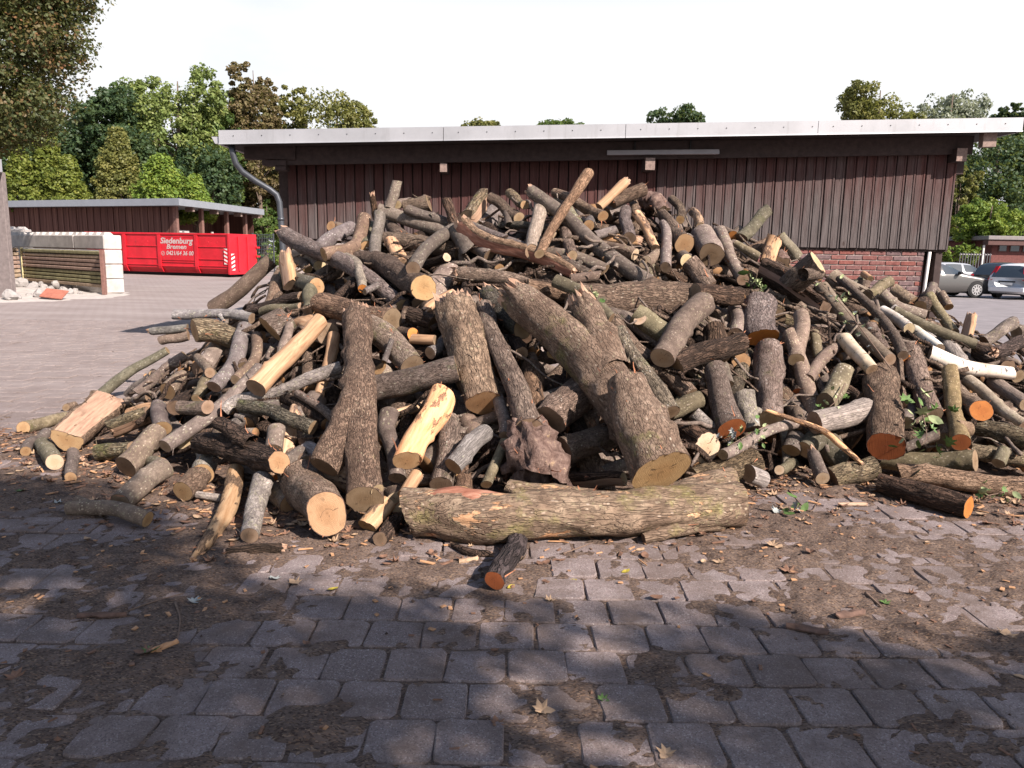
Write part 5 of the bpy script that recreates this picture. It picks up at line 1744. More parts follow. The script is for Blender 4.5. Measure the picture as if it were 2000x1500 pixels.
    # lettering
    def text(body, x0, x1, y0, y1, shear, offs):
        cu = bpy.data.curves.new('lettering', 'FONT')
        cu.body = body; cu.shear = shear; cu.offset = offs; cu.fill_mode = 'FRONT'; cu.resolution_u = 3
        tmp = bpy.data.objects.new('tmp', cu); COL.objects.link(tmp)
        me = bpy.data.meshes.new_from_object(tmp.evaluated_get(bpy.context.evaluated_depsgraph_get()))
        bpy.data.objects.remove(tmp)
        me.name = 'lettering'
        P = np.zeros(len(me.vertices)*3); me.vertices.foreach_get('co', P); P = P.reshape(-1, 3)
        s0, zb = plane_hit(x0, y1, A0, u); s1, _ = plane_hit(x1, y1, A0, u); _, zt = plane_hit((x0+x1)/2, y0, A0, u)
        mn, mx_ = P.min(0), P.max(0)
        for i, p in enumerate(P):
            s = s0+(p[0]-mn[0])/(mx_[0]-mn[0])*(s1-s0); z = zb+(p[1]-mn[1])/(mx_[1]-mn[1])*(zt-zb)
            me.vertices[i].co = f(s, 0.012, z)
        link('lettering', me, M['lettering'], e)
    bx(sp(311)+.1, sp(383)-.1, 0.022, 0.06, zpx(509), zpx(464)).build('sign_panel', M['red'], e)
    text('Siedenburg', 313, 377, 464, 479, 0.22, 0.028)
    text('Bremen', 325, 364, 477, 486, 0.22, 0.026)
    text('0421/64 36 00', 325, 378, 490, 498, 0.2, 0.022)
    # handset in a ring before the number
    s, z = plane_hit(318, 494.5, A0, u)
    R = plane_hit(321.5, 494.5, A0, u)[0]-s
    mb = MB()
    for i in range(16):
        a0, a1 = 2*math.pi*i/16, 2*math.pi*(i+1)/16
        mb.add([f(s+R*math.cos(a0), .012, z+R*math.sin(a0)), f(s+R*math.cos(a1), .012, z+R*math.sin(a1)), f(s+R*.8*math.cos(a1), .012, z+R*.8*math.sin(a1)), f(s+R*.8*math.cos(a0), .012, z+R*.8*math.sin(a0))], [(0, 1, 2, 3)])
    mb.add([f(s-R*.35, .012, z-R*.45), f(s-R*.05, .012, z-R*.45), f(s+R*.35, .012, z+R*.45), f(s+R*.05, .012, z+R*.45)], [(0, 1, 2, 3)])
    mb.build('lettering', M['lettering'], e)
container()

# open timber shed behind the container
plain('zinc_blue', (0.27, 0.29, 0.325), 0.45, 0.4, 0.06, 2, 0, 0.5)
def shed():
    C_ = at(349, 392, 50.0); L_ = at(-15, 397, 57.5); R_ = at(516, 412, 63.0)
    e = empty('open_shed', (C_[0], C_[1], 0)); tag(e, 'long low timber shed with open bays behind the red container', 'shed')
    top = at(349, 387, 50.0)[2]; th = at(349, 387, 50.0)[2]-at(349, 401, 50.0)[2]
    D = np.array([L_[0]+R_[0]-C_[0], L_[1]+R_[1]-C_[1]])
    rel = lambda p, z: (p[0]-C_[0], p[1]-C_[1], z)
    P = [C_, R_, D, L_]
    mb = MB(); mb.hexa([rel(p, top-th) for p in P], [rel(p, top) for p in P]); mb.build('roof', M['zinc_blue'], e)
    ul = (np.array(L_[:2])-C_[:2]); ull = np.linalg.norm(ul); ul /= ull
    ur = (np.array(R_[:2])-C_[:2]); url = np.linalg.norm(ur); ur /= url
    def pt(a, b): return (np.array(C_[:2])+ul*a+ur*b)
    def quadbox(a0, a1, b0, b1, z0, z1, nm, mt):
        p = [pt(a0, b0), pt(a0, b1), pt(a1, b1), pt(a1, b0)]
        return MB().hexa([rel(q, z0) for q in p], [rel(q, z1) for q in p]).build(nm, mt, e)
    zr = top-th-0.004
    quadbox(0.9, ull-.3, 0.9, 1.1, 0, zr, 'front_wall', M['shedwall'])
    # boards of the front wall with visible steps
    s = 0.9
    r = random.Random(5)
    while s < ull-0.6:
        w = r.uniform(0.5, 0.75)
        quadbox(s, s+w-.06, 0.84-r.uniform(0, .05), 0.898, 0.3, zr-.02, 'board', M['shedwall']); s += w
    quadbox(5.0, 5.2, 1.1, url-.4, 0, zr, 'back_wall', M['shedwall'])
    quadbox(0.9, 5.0, url-.6, url-.5, 0, zr, 'end_wall', M['shedwall'])
    for b in (0.95, url*.33, url*.62, url*.86):
        quadbox(0.85, 1.15, b-.15, b+.15, 0, zr, 'post', M['post_brown'])
        quadbox(0.2, 0.9, b+1.2-.12, b+1.2+.12, zr-.28, zr, 'rafter_end', M['beam_end'])
    for k, (z, b0, b1, mt) in enumerate(((2.2, 1.2, 4.0, 'fence_wood'), (2.38, 1.6, 4.4, 'post_grey'), (1.9, 1.0, 4.2, 'post_brown'), (2.52, 1.3, 3.6, 'white_paint'))):
        quadbox(1.4+k*.1, 2.6, b0, b1, z, z+.13, 'stored_plank', M[mt])
    for z in (1.9,):
        quadbox(0.3, 0.42, url*.36, url*.6, z, z+.1, 'rail', M['post_grey']); quadbox(0.3, 0.42, url*.36, url*.36+.2, 0, z+.7, 'rail', M['concrete_white'])
        quadbox(0.3, 0.42, url*.62, url*.85, z, z+.1, 'rail', M['post_grey'])
shed()
# welded mesh fence beside the container
def mesh_fence():
    Yf = 50.0
    a, b = at(493, 465, Yf), at(533, 456, Yf)
    e = empty('mesh_fence', (a[0], Yf, 0)); tag(e, 'galvanised wire mesh fence panel beside the red container', 'fence')
    zt = at(515, 457, Yf)[2]
    w = b[0]-a[0]
    mb = MB()
    for i in range(13):
        x = w*i/12; mb.tube([(x, 0, 0.05), (x, 0, zt)], 0.012, 4)
    mb.build('vertical_wires', M['zinc_pipe'], e)
    mb = MB()
    for i in range(11):
        z = 0.1+(zt-0.15)*i/10; mb.tube([(0, -.02, z), (w, -.02, z)], 0.02, 4)
    mb.build('horizontal_wires', M['zinc_pipe'], e)
    for x in (0, w): MB().bbox(x-.04, x+.04, 0.02, .1, 0, zt+.05).build('post', M['zinc_pipe'], e)
mesh_fence()
# ---------------------------------------------------------------- trees
def leafmat(name, a, b, c, trans=0.35):
    t = NT('leaf_'+name)
    at_ = t.n.new('ShaderNodeVertexColor'); at_.layer_name = 'hue'
    s = t.n.new('ShaderNodeSeparateColor'); t.l.new(at_.outputs[0], s.inputs[0])
    col = t.ramp(s.outputs[0], [(0.0, a), (0.5, b), (1.0, c)])
    t.set(t.p, 'Base Color', col); t.p.inputs['Roughness'].default_value = 0.55; t.p.inputs['Specular IOR Level'].default_value = 0.3
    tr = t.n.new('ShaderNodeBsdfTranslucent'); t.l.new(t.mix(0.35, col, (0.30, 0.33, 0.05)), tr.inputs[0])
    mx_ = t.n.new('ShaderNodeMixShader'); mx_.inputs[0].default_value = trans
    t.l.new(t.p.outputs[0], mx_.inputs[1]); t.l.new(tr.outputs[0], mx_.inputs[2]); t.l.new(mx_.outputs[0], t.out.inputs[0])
    return t.m
LF = {
 'green': leafmat('green', (0.038, 0.074, 0.020), (0.077, 0.128, 0.033), (0.141, 0.192, 0.046)),
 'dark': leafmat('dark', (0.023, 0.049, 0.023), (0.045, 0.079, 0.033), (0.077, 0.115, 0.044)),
 'light': leafmat('light', (0.096, 0.141, 0.041), (0.160, 0.211, 0.059), (0.256, 0.282, 0.096)),
 'gold': leafmat('gold', (0.075, 0.105, 0.020), (0.135, 0.165, 0.030), (0.215, 0.225, 0.045)),
 'lime': leafmat('lime', (0.070, 0.128, 0.023), (0.141, 0.211, 0.033), (0.230, 0.269, 0.046)),
 'brown': leafmat('brown', (0.095, 0.072, 0.034), (0.150, 0.112, 0.055), (0.165, 0.165, 0.065)),
 'maple': leafmat('maple', (0.038, 0.054, 0.023), (0.077, 0.090, 0.033), (0.192, 0.092, 0.046)),
 'silver': leafmat('silver', (0.122, 0.147, 0.109), (0.205, 0.230, 0.166), (0.320, 0.339, 0.269)),
 'olive': leafmat('olive', (0.083, 0.096, 0.028), (0.147, 0.151, 0.044), (0.211, 0.192, 0.054)),
}
plain('trunk', (0.10, 0.075, 0.058), 0.9, 0, 0.3, 6, 0.5)
def leaves(clumps, rad, per, size, seed, droop=0.0, flat=1.0):
    """clumps (k,3) -> leaf quads as arrays"""
    r = np.random.default_rng(seed)
    k = len(clumps)
    idx = np.repeat(np.arange(k), per)
    n = len(idx)
    d = r.normal(0, 1, (n, 3)); d /= np.linalg.norm(d, axis=1)[:, None]+1e-9
    rr = rad[idx]*r.uniform(0.35, 1.0, n)**0.6
    p = clumps[idx]+d*rr[:, None]*np.array([1, 1, flat])
    nrm = d*0.6+r.normal(0, 0.6, (n, 3))+np.array([0, 0, 0.45]); nrm /= np.linalg.norm(nrm, axis=1)[:, None]
    a = np.cross(nrm, r.normal(0, 1, (n, 3))); a /= np.linalg.norm(a, axis=1)[:, None]+1e-9
    a[:, 2] -= droop; b = np.cross(nrm, a)
    s = size*r.uniform(0.6, 1.25, n)[:, None]
    V = np.stack([p-a*s*0.55, p+b*s*0.36, p+a*s*0.55, p-b*s*0.36], 1).reshape(-1, 3)
    Q = np.arange(n*4).reshape(n, 4)
    hue = np.clip(r.normal(0.45, 0.18, k)[idx]+r.normal(0, 0.16, n), 0, 1)
    return V, Q, hue
def crown_mesh(name, V, Q, hue):
    me = fast_mesh(name, V, Q, 4)
    ca = me.color_attributes.new('hue', 'FLOAT_COLOR', 'POINT')
    c = np.ones((len(V), 4), np.float32); c[:, 0] = np.repeat(hue, 4)
    ca.data.foreach_set('color', c.ravel())
    return me
def tree(name, label, base, ells, leaf, nclump, per, size, seed, clump_r=0.21, trunk_r=0.25, group=None, droop=0.0, cone=False, hole=0.0, flat=0.8, cat='tree'):
    """ells: crown ellipsoids (cx,cy,cz,rx,ry,rz) relative to the base"""
    r = np.random.default_rng(seed)
    e = empty(name, base); tag(e, label, cat, group)
    w = np.array([q[3]*q[4]*q[5] for q in ells])**0.67; w /= w.sum()
    C_, R_ = [], []
    for q, k in zip(ells, r.multinomial(nclump, w)):
        for _ in range(k):
            d = r.normal(0, 1, 3); d /= np.linalg.norm(d)
            u = r.uniform(0.45, 1.0)**0.5
            v = d*u
            if cone:
                zz = r.uniform(-1, 1); a = r.uniform(0, 6.28); rad = ((1-zz)/2)**0.8*r.uniform(0.45, 1.0)*(1+0.45*vnoise(np.array([math.cos(a)*1.6+seed, math.sin(a)*1.6, zz*4.0]), seed))+0.03
                v = np.array([math.cos(a)*rad, math.sin(a)*rad, zz])
            if hole and vnoise(np.array(v)*2.3+seed, seed) < -1+hole*2: continue
            C_.append(np.array(q[:3])+v*np.array(q[3:])); R_.append(max(clump_r*min(q[3:]), 0.13*ells[0][3])*r.uniform(0.55, 1.35))
    C_, R_ = np.array(C_), np.array(R_)
    V, Q, h = leaves(C_, R_, int(per*1.55), size*0.66, seed, droop, flat)
    cr = link('crown', crown_mesh('crown', V, Q, h), LF[leaf], e)
    # trunk and limbs reaching into the crown
    mb = MB()
    top = max(q[2]+q[5]*0.55 for q in ells)
    cen = np.average([q[:2] for q in ells], axis=0, weights=w)
    tp = [(0, 0, -0.05), (cen[0]*.1, cen[1]*.1, top*.25), (cen[0]*.45, cen[1]*.45, top*.55), (cen[0]*.9, cen[1]*.9, top)]
    mb.tube(tp, [trunk_r*1.25, trunk_r, trunk_r*.7, trunk_r*.15], 9)
    for i in range(min(14, len(C_))):
        c = C_[r.integers(len(C_))]
        z0 = min(top*r.uniform(0.3, 0.75), c[2]-0.1); t = z0/top
        b0 = np.array([cen[0]*t*.9, cen[1]*t*.9, z0])
        m_ = (b0+c)/2+np.array([0, 0, -0.08*np.linalg.norm(c-b0)])
        mb.tube([b0, m_, c], [trunk_r*.36, trunk_r*.22, trunk_r*.06], 5, False)
    mb.build('trunk', M['trunk'], e, True)
    return e
def tpx(name, label, px, ytop, hw, ybot, Y, leaf, nclump, per, size, seed, zbase=0.0, **kw):
    """crown given by its outline in the view at distance Y"""
    t = at(px, ytop, Y); b = at(px, ybot, Y)
    rx = hw*axdepth(t)/FPX*(1.0 if kw.get('cone') else 1.12); h = t[2]-b[2]
    c = ((t+b)/2)
    cx = c[0]
    rr = np.random.default_rng(seed+99)
    ells = [(0, 0, c[2]-0.02*h, rx*.86, rx*.8, h/2*.95)]
    if not kw.get('cone'):
        for k in range(6):
            a = rr.uniform(0, 6.28)
            ells.append((math.cos(a)*rx*.55, math.sin(a)*rx*.5, c[2]+rr.uniform(-.3, .42)*h, rx*rr.uniform(.3, .5), rx*rr.uniform(.3, .5), h*rr.uniform(.14, .22)))
    else:
        ells = [(0, 0, c[2], rx, rx, h/2)]
    return tree(name, label, (cx, Y, 0), ells, leaf, nclump, per, size, seed, trunk_r=max(0.12, rx*.07), **kw)
G1 = 'trees behind the open shed'
# big maple whose crown hangs into the view
tree('maple_tree', 'big dark maple with reddening leaves overhanging the timber shed', (-18.5, 27.0, 0),
     [(0, 0, 8.6, 3.7, 3.4, 3.6), (2.2, -.6, 10.3, 2.3, 2.2, 2.0), (3.2, -.4, 8.2, 1.3, 1.4, 1.0), (1.9, -.8, 6.1, 1.7, 1.7, 1.3), (-1, -1, 6.0, 2.2, 2.0, 1.6), (0.8, -.8, 5.2, 1.2, 1.2, .8), (3.9, -.2, 9.6, .9, .9, .7), (-.5, -1.2, 4.9, 1.5, 1.2, .8)], 'maple', 1300, 46, 0.19, 1, clump_r=0.26, trunk_r=0.42)
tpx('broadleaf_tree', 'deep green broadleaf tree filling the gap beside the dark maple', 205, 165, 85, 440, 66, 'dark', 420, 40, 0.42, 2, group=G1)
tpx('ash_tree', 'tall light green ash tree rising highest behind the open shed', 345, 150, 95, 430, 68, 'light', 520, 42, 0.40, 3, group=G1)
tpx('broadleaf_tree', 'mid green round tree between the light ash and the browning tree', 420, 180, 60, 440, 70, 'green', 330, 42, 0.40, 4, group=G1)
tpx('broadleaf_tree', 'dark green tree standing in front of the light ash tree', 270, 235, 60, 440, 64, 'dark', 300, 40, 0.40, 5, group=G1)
tpx('broadleaf_tree', 'browning tree with autumn leaves rising above the barn roof corner', 505, 140, 58, 400, 72, 'brown', 330, 38, 0.40, 6, group=G1)
tpx('broadleaf_tree', 'loose yellow-green tree showing above the barn roof', 645, 168, 88, 420, 74, 'olive', 380, 36, 0.42, 7, group=G1, hole=0.12)
tpx('broadleaf_tree', 'small olive tree between browning and yellow-green trees above the roof', 570, 165, 48, 420, 76, 'olive', 200, 36, 0.42, 8, group=G1)
tpx('broadleaf_tree', 'dark tree crown low behind the lime hedge trees', 400, 270, 70, 450, 66, 'dark', 260, 40, 0.42, 9, group=G1)
tpx('golden_conifer', 'tallest golden conifer behind the open shed', 92, 250, 48, 420, 60, 'gold', 330, 40, 0.34, 10, cone=True, group='golden conifers', clump_r=.22)
tpx('golden_conifer', 'lower golden conifer against the timber shed post', 40, 288, 42, 420, 59, 'gold', 240, 40, 0.34, 11, cone=True, group='golden conifers', clump_r=.22)
tpx('golden_conifer', 'golden conifer with spreading tips next to the dull cypress', 138, 308, 42, 420, 59, 'gold', 240, 40, 0.34, 12, cone=True, group='golden conifers', clump_r=.22)
tpx('cypress_tree', 'dull olive cypress behind the open shed roof', 235, 255, 58, 430, 60, 'olive', 330, 40, 0.34, 13, cone=True, clump_r=.22)
tpx('thuja_tree', 'larger bright lime thuja behind the shed roof corner', 318, 308, 62, 430, 58, 'lime', 300, 40, 0.32, 14, cone=True, group='bright thujas', clump_r=.24)
tpx('thuja_tree', 'smaller bright lime thuja at the shed roof edge', 382, 348, 42, 430, 58, 'lime', 200, 40, 0.32, 15, cone=True, group='bright thujas', clump_r=.24)
tpx('broadleaf_tree', 'rust and yellow leaved tree seen under the barn eave', 490, 285, 68, 470, 76, 'brown', 300, 40, 0.40, 16, group=G1)
tpx('bush', 'dense green bush behind the wire mesh fence', 522, 395, 42, 575, 72, 'green', 220, 40, 0.34, 17, cat='bush')
tpx('bush', 'green shrub growing up against the mesh fence end', 548, 430, 26, 575, 62, 'lime', 120, 36, 0.26, 18, cat='bush')
for i, (px, hw) in enumerate(((120, 110), (300, 110), (470, 95), (620, 95))):
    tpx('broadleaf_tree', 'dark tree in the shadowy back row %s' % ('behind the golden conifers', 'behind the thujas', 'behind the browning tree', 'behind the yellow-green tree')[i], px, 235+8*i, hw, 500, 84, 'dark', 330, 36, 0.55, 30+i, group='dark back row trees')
tpx('broadleaf_tree', 'mid green rounded tree between the dark maple and the ash', 268, 172, 62, 430, 74, 'green', 380, 40, 0.40, 35, group=G1)
tpx('broadleaf_tree', 'hazy green rounded tree beside the browning tree', 455, 195, 52, 430, 78, 'light', 300, 40, 0.40, 36, group=G1)
for i, (px, top, lf) in enumerate(((-40, 150, 'dark'), (-170, 170, 'green'), (-320, 160, 'dark'))):
    tpx('broadleaf_tree', ('dark broadleaf tree behind the timber shed', 'mid green tree beyond the timber shed', 'far dark tree past the timber shed')[i], px, top, 110, 470, 62, lf, 360, 40, 0.42, 70+i, group=G1)
# beyond the barn
G2 = 'trees beyond the barn'
tpx('broadleaf_tree', 'small rounded treetop peeping over the barn roof ridge', 930, 231, 52, 330, 88, 'olive', 260, 36, 0.42, 40, group=G2)
tpx('broadleaf_tree', 'low bluish treetop line barely clearing the roof', 1098, 229, 72, 330, 92, 'green', 520, 36, 0.42, 41, group=G2)
tpx('broadleaf_tree', 'dark ragged treetop above the wall lamp end of the roof', 1322, 212, 64, 330, 84, 'dark', 300, 36, 0.42, 43, group=G2)
tpx('oak_tree', 'ragged oak crown with open gaps above the bright fascia', 1718, 180, 78, 380, 72, 'olive', 420, 34, 0.42, 44, group=G2, hole=0.18)
tpx('willow_tree', 'pale silvery willow crown above the bright fascia', 1845, 178, 85, 380, 74, 'silver', 260, 44, 0.36, 45, group=G2, droop=.5)
tpx('broadleaf_tree', 'narrow dark treetop at the roof end', 1958, 204, 34, 330, 70, 'dark', 260, 34, 0.38, 46, group=G2)
tpx('broadleaf_tree', 'broad dark tree beyond the roof end', 2010, 196, 45, 420, 66, 'dark', 300, 36, 0.38, 47, group=G2)
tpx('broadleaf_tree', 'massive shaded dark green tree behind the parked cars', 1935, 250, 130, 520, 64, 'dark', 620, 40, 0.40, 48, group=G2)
tpx('broadleaf_tree', 'yellowing tree edge beside the barn corner', 1872, 330, 38, 480, 60, 'olive', 150, 36, 0.34, 49, group=G2)
tpx('ornamental_tree', 'small bright green tree in front of the shaded big tree', 1925, 386, 68, 492, 54, 'lime', 260, 40, 0.30, 50)
tpx('bush', 'low sunny bush behind the parked estate car', 1868, 478, 40, 520, 52, 'lime', 90, 36, 0.26, 51, cat='bush')

# ---------------------------------------------------------------- brick building, gate and cars beyond the barn
plain('brick_far', (0.12, 0.045, 0.04), 0.9, 0, 0.3, 9, 0.3)
plain('roof_felt', (0.18, 0.165, 0.16), 0.8, 0, 0.1)
plain('dark_brown', (0.085, 0.045, 0.04), 0.8, 0, 0.15)
def glassmat(name, col):
    t = NT(name)
    t.p.inputs['Specular IOR Level'].default_value = 0.9
    M[name] = t.fin(col, 0.06, 0.0, 0.9)
glassmat('glass', (0.03, 0.04, 0.05)); glassmat('glass_blue', (0.07, 0.10, 0.12))
plain('dark_metal', (0.06, 0.06, 0.065), 0.6)
def brick_house():
    Y = 52.0
    a = at(1936, 500, Y); b = at(2100, 500, Y)
    e = empty('brick_building', (a[0], Y, 0)); tag(e, 'flat-roofed red brick building behind the silver hatchback', 'building')
    zt = at(1950, 469, Y)[2]; zf = at(1950, 461, Y)[2]
    rel = lambda p: p[0]-a[0]
    w = rel(b)
    MB().box(0, w, 0, 8, 0, zt-0.02).build('wall', M['brick_far'], e)
    rf = MB().bbox(rel(at(1914, 500, Y)), w+.5, -0.7, 8.5, zt, zf, 0.03).build('roof', M['roof_felt'], e)
    MB().bbox(rel(at(1916, 500, Y)), w+.4, -0.6, -0.02, zt-.34, zt-.004, 0.02).build('fascia', M['dark_brown'], rf)
    for x0, x1 in ((1950, 1967), (1972, 1992), (1997, 2012)):
        z0, z1 = at(1960, 492, Y)[2], at(1960, 477, Y)[2]
        wd = MB().bbox(rel(at(x0, 480, Y)), rel(at(x1, 480, Y)), -0.05, 0.02, z0, z1, 0.01).build('window', M['dark_brown'], e)
        MB().box(rel(at(x0, 480, Y))+.06, rel(at(x1, 480, Y))-.06, -0.06, -0.052, z0+.06, z1-.06).build('pane', M['glass'], wd)
    MB().box(rel(at(1914, 480, Y)), rel(at(1917, 480, Y)), -.4, -.3, 0, zt-.35).build('post', M['white_paint'], e)
    # lower annexe with canopy
    Y2 = 57.0
    e2 = empty('brick_annexe', (at(1882, 500, Y2)[0], Y2, 0)); tag(e2, 'small brick annexe with pale canopy beside the flat-roofed building', 'building')
    x0 = at(1882, 500, Y2)[0]; x1 = at(1940, 500, Y2)[0]-x0
    zt2 = at(1900, 475, Y2)[2]
    MB().box(0, x1, 0, 5, 0, zt2).build('wall', M['brick_far'], e2)
    MB().bbox(-.1, x1-.3, -1.0, -.04, at(1900, 481, Y2)[2], at(1900, 478, Y2)[2], .01).build('canopy', M['white_paint'], e2)
    for x in (.05, x1*.45, x1*.9): MB().box(x, x+.08, -.9, -.82, 0, at(1900, 481, Y2)[2]-.003).build('post', M['zinc_pipe'], e2)
    # picket gate in front
    Y3 = 49.0
    g0, g1 = at(1874, 500, Y3), at(1936, 500, Y3)
    e3 = empty('picket_gate', (g0[0], Y3, 0)); tag(e3, 'grey metal picket gate in front of the brick annexe', 'gate')
    zt3 = at(1900, 494, Y3)[2]; w3 = g1[0]-g0[0]
    for z in (0.25, zt3-.12): MB().box(0, w3, -.02, .02, z, z+.06).build('rail', M['grey_plastic'], e3)
    x = 0.0
    while x < w3: MB().box(x, x+.05, -.045, -.022, 0.05, zt3).build('picket', M['dark_metal'], e3); x += 0.17
brick_house()

def paint(name, col, metal=0.5, rough=0.28):
    t = NT('paint_'+name); t.p.inputs['Coat Weight'].default_value = 0.5
    M['paint_'+name] = t.fin(col, rough, metal, 0.5); return M['paint_'+name]
paint('pewter', (0.115, 0.112, 0.108)); paint('silver', (0.62, 0.63, 0.65), 0.15); paint('black', (0.012, 0.014, 0.016), 0.1); paint('white', (0.38, 0.39, 0.41), 0.2); paint('blue', (0.20, 0.23, 0.29))
plain('tyre', (0.018, 0.018, 0.018), 0.8); plain('alloy', (0.62, 0.61, 0.60), 0.3, 0.8, .05)
plain('lamp_red', (0.45, 0.012, 0.02), 0.2, 0, 0.05); plain('lamp_clear', (0.65, 0.65, 0.66), 0.15, 0.1, 0.05); plain('plate', (0.66, 0.66, 0.63), 0.5); plain('trim', (0.03, 0.03, 0.032), 0.6)
def car(label, mat, loc, rz, st, belt, wheel_r=0.32, axles=(0.85, 3.45), plate=True, kind='hatch'):
    """st: stations along the length (x, half width, sill z, belt z, roof z, roof half width); nose at small x"""
    e = empty('parked_car', loc, rz); tag(e, label, 'car', 'cars parked beyond the barn')
    S = np.array(st, float)
    xs = np.linspace(S[0, 0], S[-1, 0], 46)
    I = np.stack([np.interp(xs, S[:, 0], S[:, k]) for k in range(6)], 1)
    # smooth a little
    for k in range(1, 6):
        I[1:-1, k] = (I[:-2, k]+2*I[1:-1, k]+I[2:, k])/4
    rings = []
    for x, w, zs, zb, zr, wr in I:
        zr = max(zr, zb+0.012)
        half = [(w*.80, zs), (w*.97, zs+.10), (w*1.0, zs+(zb-zs)*.45), (w*.985, zb-.10), (w*.955, zb), (wr+(w*.955-wr)*.12, zb+(zr-zb)*.86), (wr*.93, zr-.012*(zr-zb > .05)), (wr*.45, zr+.02*min(1, (zr-zb)*3))]
        rings.append([(x, y, z) for y, z in half]+[(x, -y, z) for y, z in half[::-1]])
    k = len(rings[0]); V = [p for r in rings for p in r]
    body, side, front, rear = [], [[], []], [], []
    for i in range(len(rings)-1):
        x = (xs[i]+xs[i+1])/2
        gh = I[i, 4]-I[i, 3]; gh2 = I[i+1, 4]-I[i+1, 3]
        dz = (I[i+1, 4]-I[i, 4])/(xs[i+1]-xs[i])
        for j in range(k):
            q = (i*k+j, i*k+(j+1) % k, (i+1)*k+(j+1) % k, (i+1)*k+j)
            if j in (4, k-6) and min(gh, gh2) > 0.16 and belt[0] < x < belt[1] and not any(abs(x-p) < .045 for p in belt[2]):
                side[0 if j == 4 else 1].append(q)
            elif j in (5, 6, 7, 8, 9) and x < belt[0]+0.9 and dz > 0.32 and gh2 > 0.05: front.append(q)
            elif j in (5, 6, 7, 8, 9) and x > belt[1]-0.9 and dz < -0.5 and gh > 0.08: rear.append(q)
            else: body.append(q)
    body.append(tuple(range(k))); body.append(tuple((len(rings)-1)*k+j for j in range(k-1, -1, -1)))
    def sub(name, faces, m):
        if not faces: return None
        used = sorted({i for f in faces for i in f}); mp_ = {u: n for n, u in enumerate(used)}
        return link(name, mesh(name, [V[u] for u in used], [tuple(mp_[i] for i in f) for f in faces], True), m, e)
    sub('body', body, mat)
    for sd in side: sub('side_window', sd, M['glass'])
    sub('windscreen', front, M['glass_blue']); sub('rear_window', rear, M['glass'])
    W = S[:, 1].max()
    # floor and arches
    MB().box(S[0, 0]+.15, S[-1, 0]-.15, -W*.72, W*.72, 0.18, 0.45).build('underbody', M['black'], e)
    wm = None
    for a in axles:
        for sd in (-1, 1):
            MB().tube([(a, sd*(W-.2), wheel_r+.03), (a, sd*(W+.004), wheel_r+.03)], wheel_r*1.13, 26).build('wheel_arch', M['black'], e)
            w = empty('wheel', (a, sd*(W-.075), wheel_r)); w.parent = e
            MB().tube([(0, -.10, 0), (0, -.085, 0), (0, .085, 0), (0, .10, 0)], [wheel_r*.92, wheel_r, wheel_r, wheel_r*.92], 24).build('tyre', M['tyre'], w, False)
            y = sd*.105
            rim = MB().tube([(0, y-.02*sd, 0), (0, y, 0)], [wheel_r*.69, wheel_r*.69], 24)
            rim.build('rim_well', M['black'], w)
            sp_ = MB()
            for q in range(10):
                t = 2*math.pi*q/10
                d = np.array([math.cos(t), 0, math.sin(t)]); n_ = np.array([-math.sin(t), 0, math.cos(t)])
                o_ = np.array([0, y+.004*sd, 0]); f_ = np.array([0, .016*sd, 0])
                b = [o_+d*.03-n_*.03, o_+d*.03+n_*.03, o_+d*wheel_r*.66+n_*.02, o_+d*wheel_r*.66-n_*.02]
                sp_.hexa(b, [p+f_ for p in b])
            for q in range(24):
                t0, t1 = 2*math.pi*q/24, 2*math.pi*(q+1)/24
                pr = lambda t, R, yy: (R*math.cos(t), yy, R*math.sin(t))
                b = [pr(t0, wheel_r*.62, y+.003*sd), pr(t0, wheel_r*.71, y+.003*sd), pr(t1, wheel_r*.71, y+.003*sd), pr(t1, wheel_r*.62, y+.003*sd)]
                sp_.hexa(b, [(p[0], p[1]+.014*sd, p[2]) for p in b])
            sp_.build('rim', M['alloy'], w)
    # mirrors, handles, bumpers, lamps, plates
    mx0 = belt[0]+0.42
    zb = float(np.interp(mx0, S[:, 0], S[:, 3])); wb = float(np.interp(mx0, S[:, 0], S[:, 1]))
    for sd in (-1, 1):
        MB().bbox(mx0-.06, mx0+.08, min(sd*(wb-.04), sd*(wb+.20)), max(sd*(wb-.04), sd*(wb+.20)), zb+.0, zb+.14, .03).build('mirror', M['trim'], e)
    L0, L1 = S[0, 0], S[-1, 0]
    w0, w1 = S[1, 1], S[-2, 1]
    z1 = float(S[-2, 3])
    for sd in (-1, 1):
        ya, yb = sorted((sd*(w0*.55), sd*(w0*.97)))
        MB().bbox(L0+.02, L0+.36, ya, yb, S[1, 3]-.22, S[1, 3]-.06, .04).build('headlight', M['lamp_clear'], e)
        ya, yb = sorted((sd*(w1*.80), sd*(w1*1.012)))
        if kind == 'tall': MB().hexa([(L1-.30, sd*.62, .80), (L1+.02, sd*.62, .80), (L1-.02, sd*.835, .80), (L1-.34, sd*.865, .80)], [(L1-.42, sd*.50, 1.40), (L1-.24, sd*.50, 1.40), (L1-.27, sd*.655, 1.40), (L1-.46, sd*.68, 1.40)]).build('tail_light', M['lamp_red'], e)
        else: MB().bbox(L1-.24, L1+.02, ya, yb, z1-.26, z1-.04, .03).build('tail_light', M['lamp_red'], e)
    MB().bbox(L1-.06, L1+.05, -w1*.9, w1*.9, .30, .52, .03).build('bumper', mat, e)
    MB().bbox(L0-.05, L0+.08, -w0*.88, w0*.88, .26, .48, .03).build('bumper', mat, e)
    if plate:
        MB().bbox(L1+.05, L1+.062, -.26, .26, .60, .71, .003).build('number_plate', M['plate'], e)
        MB().bbox(L1+.01, L1+.05, -.34, .34, .72, .78, .005).build('plate_trim', M['trim'], e)
    return e
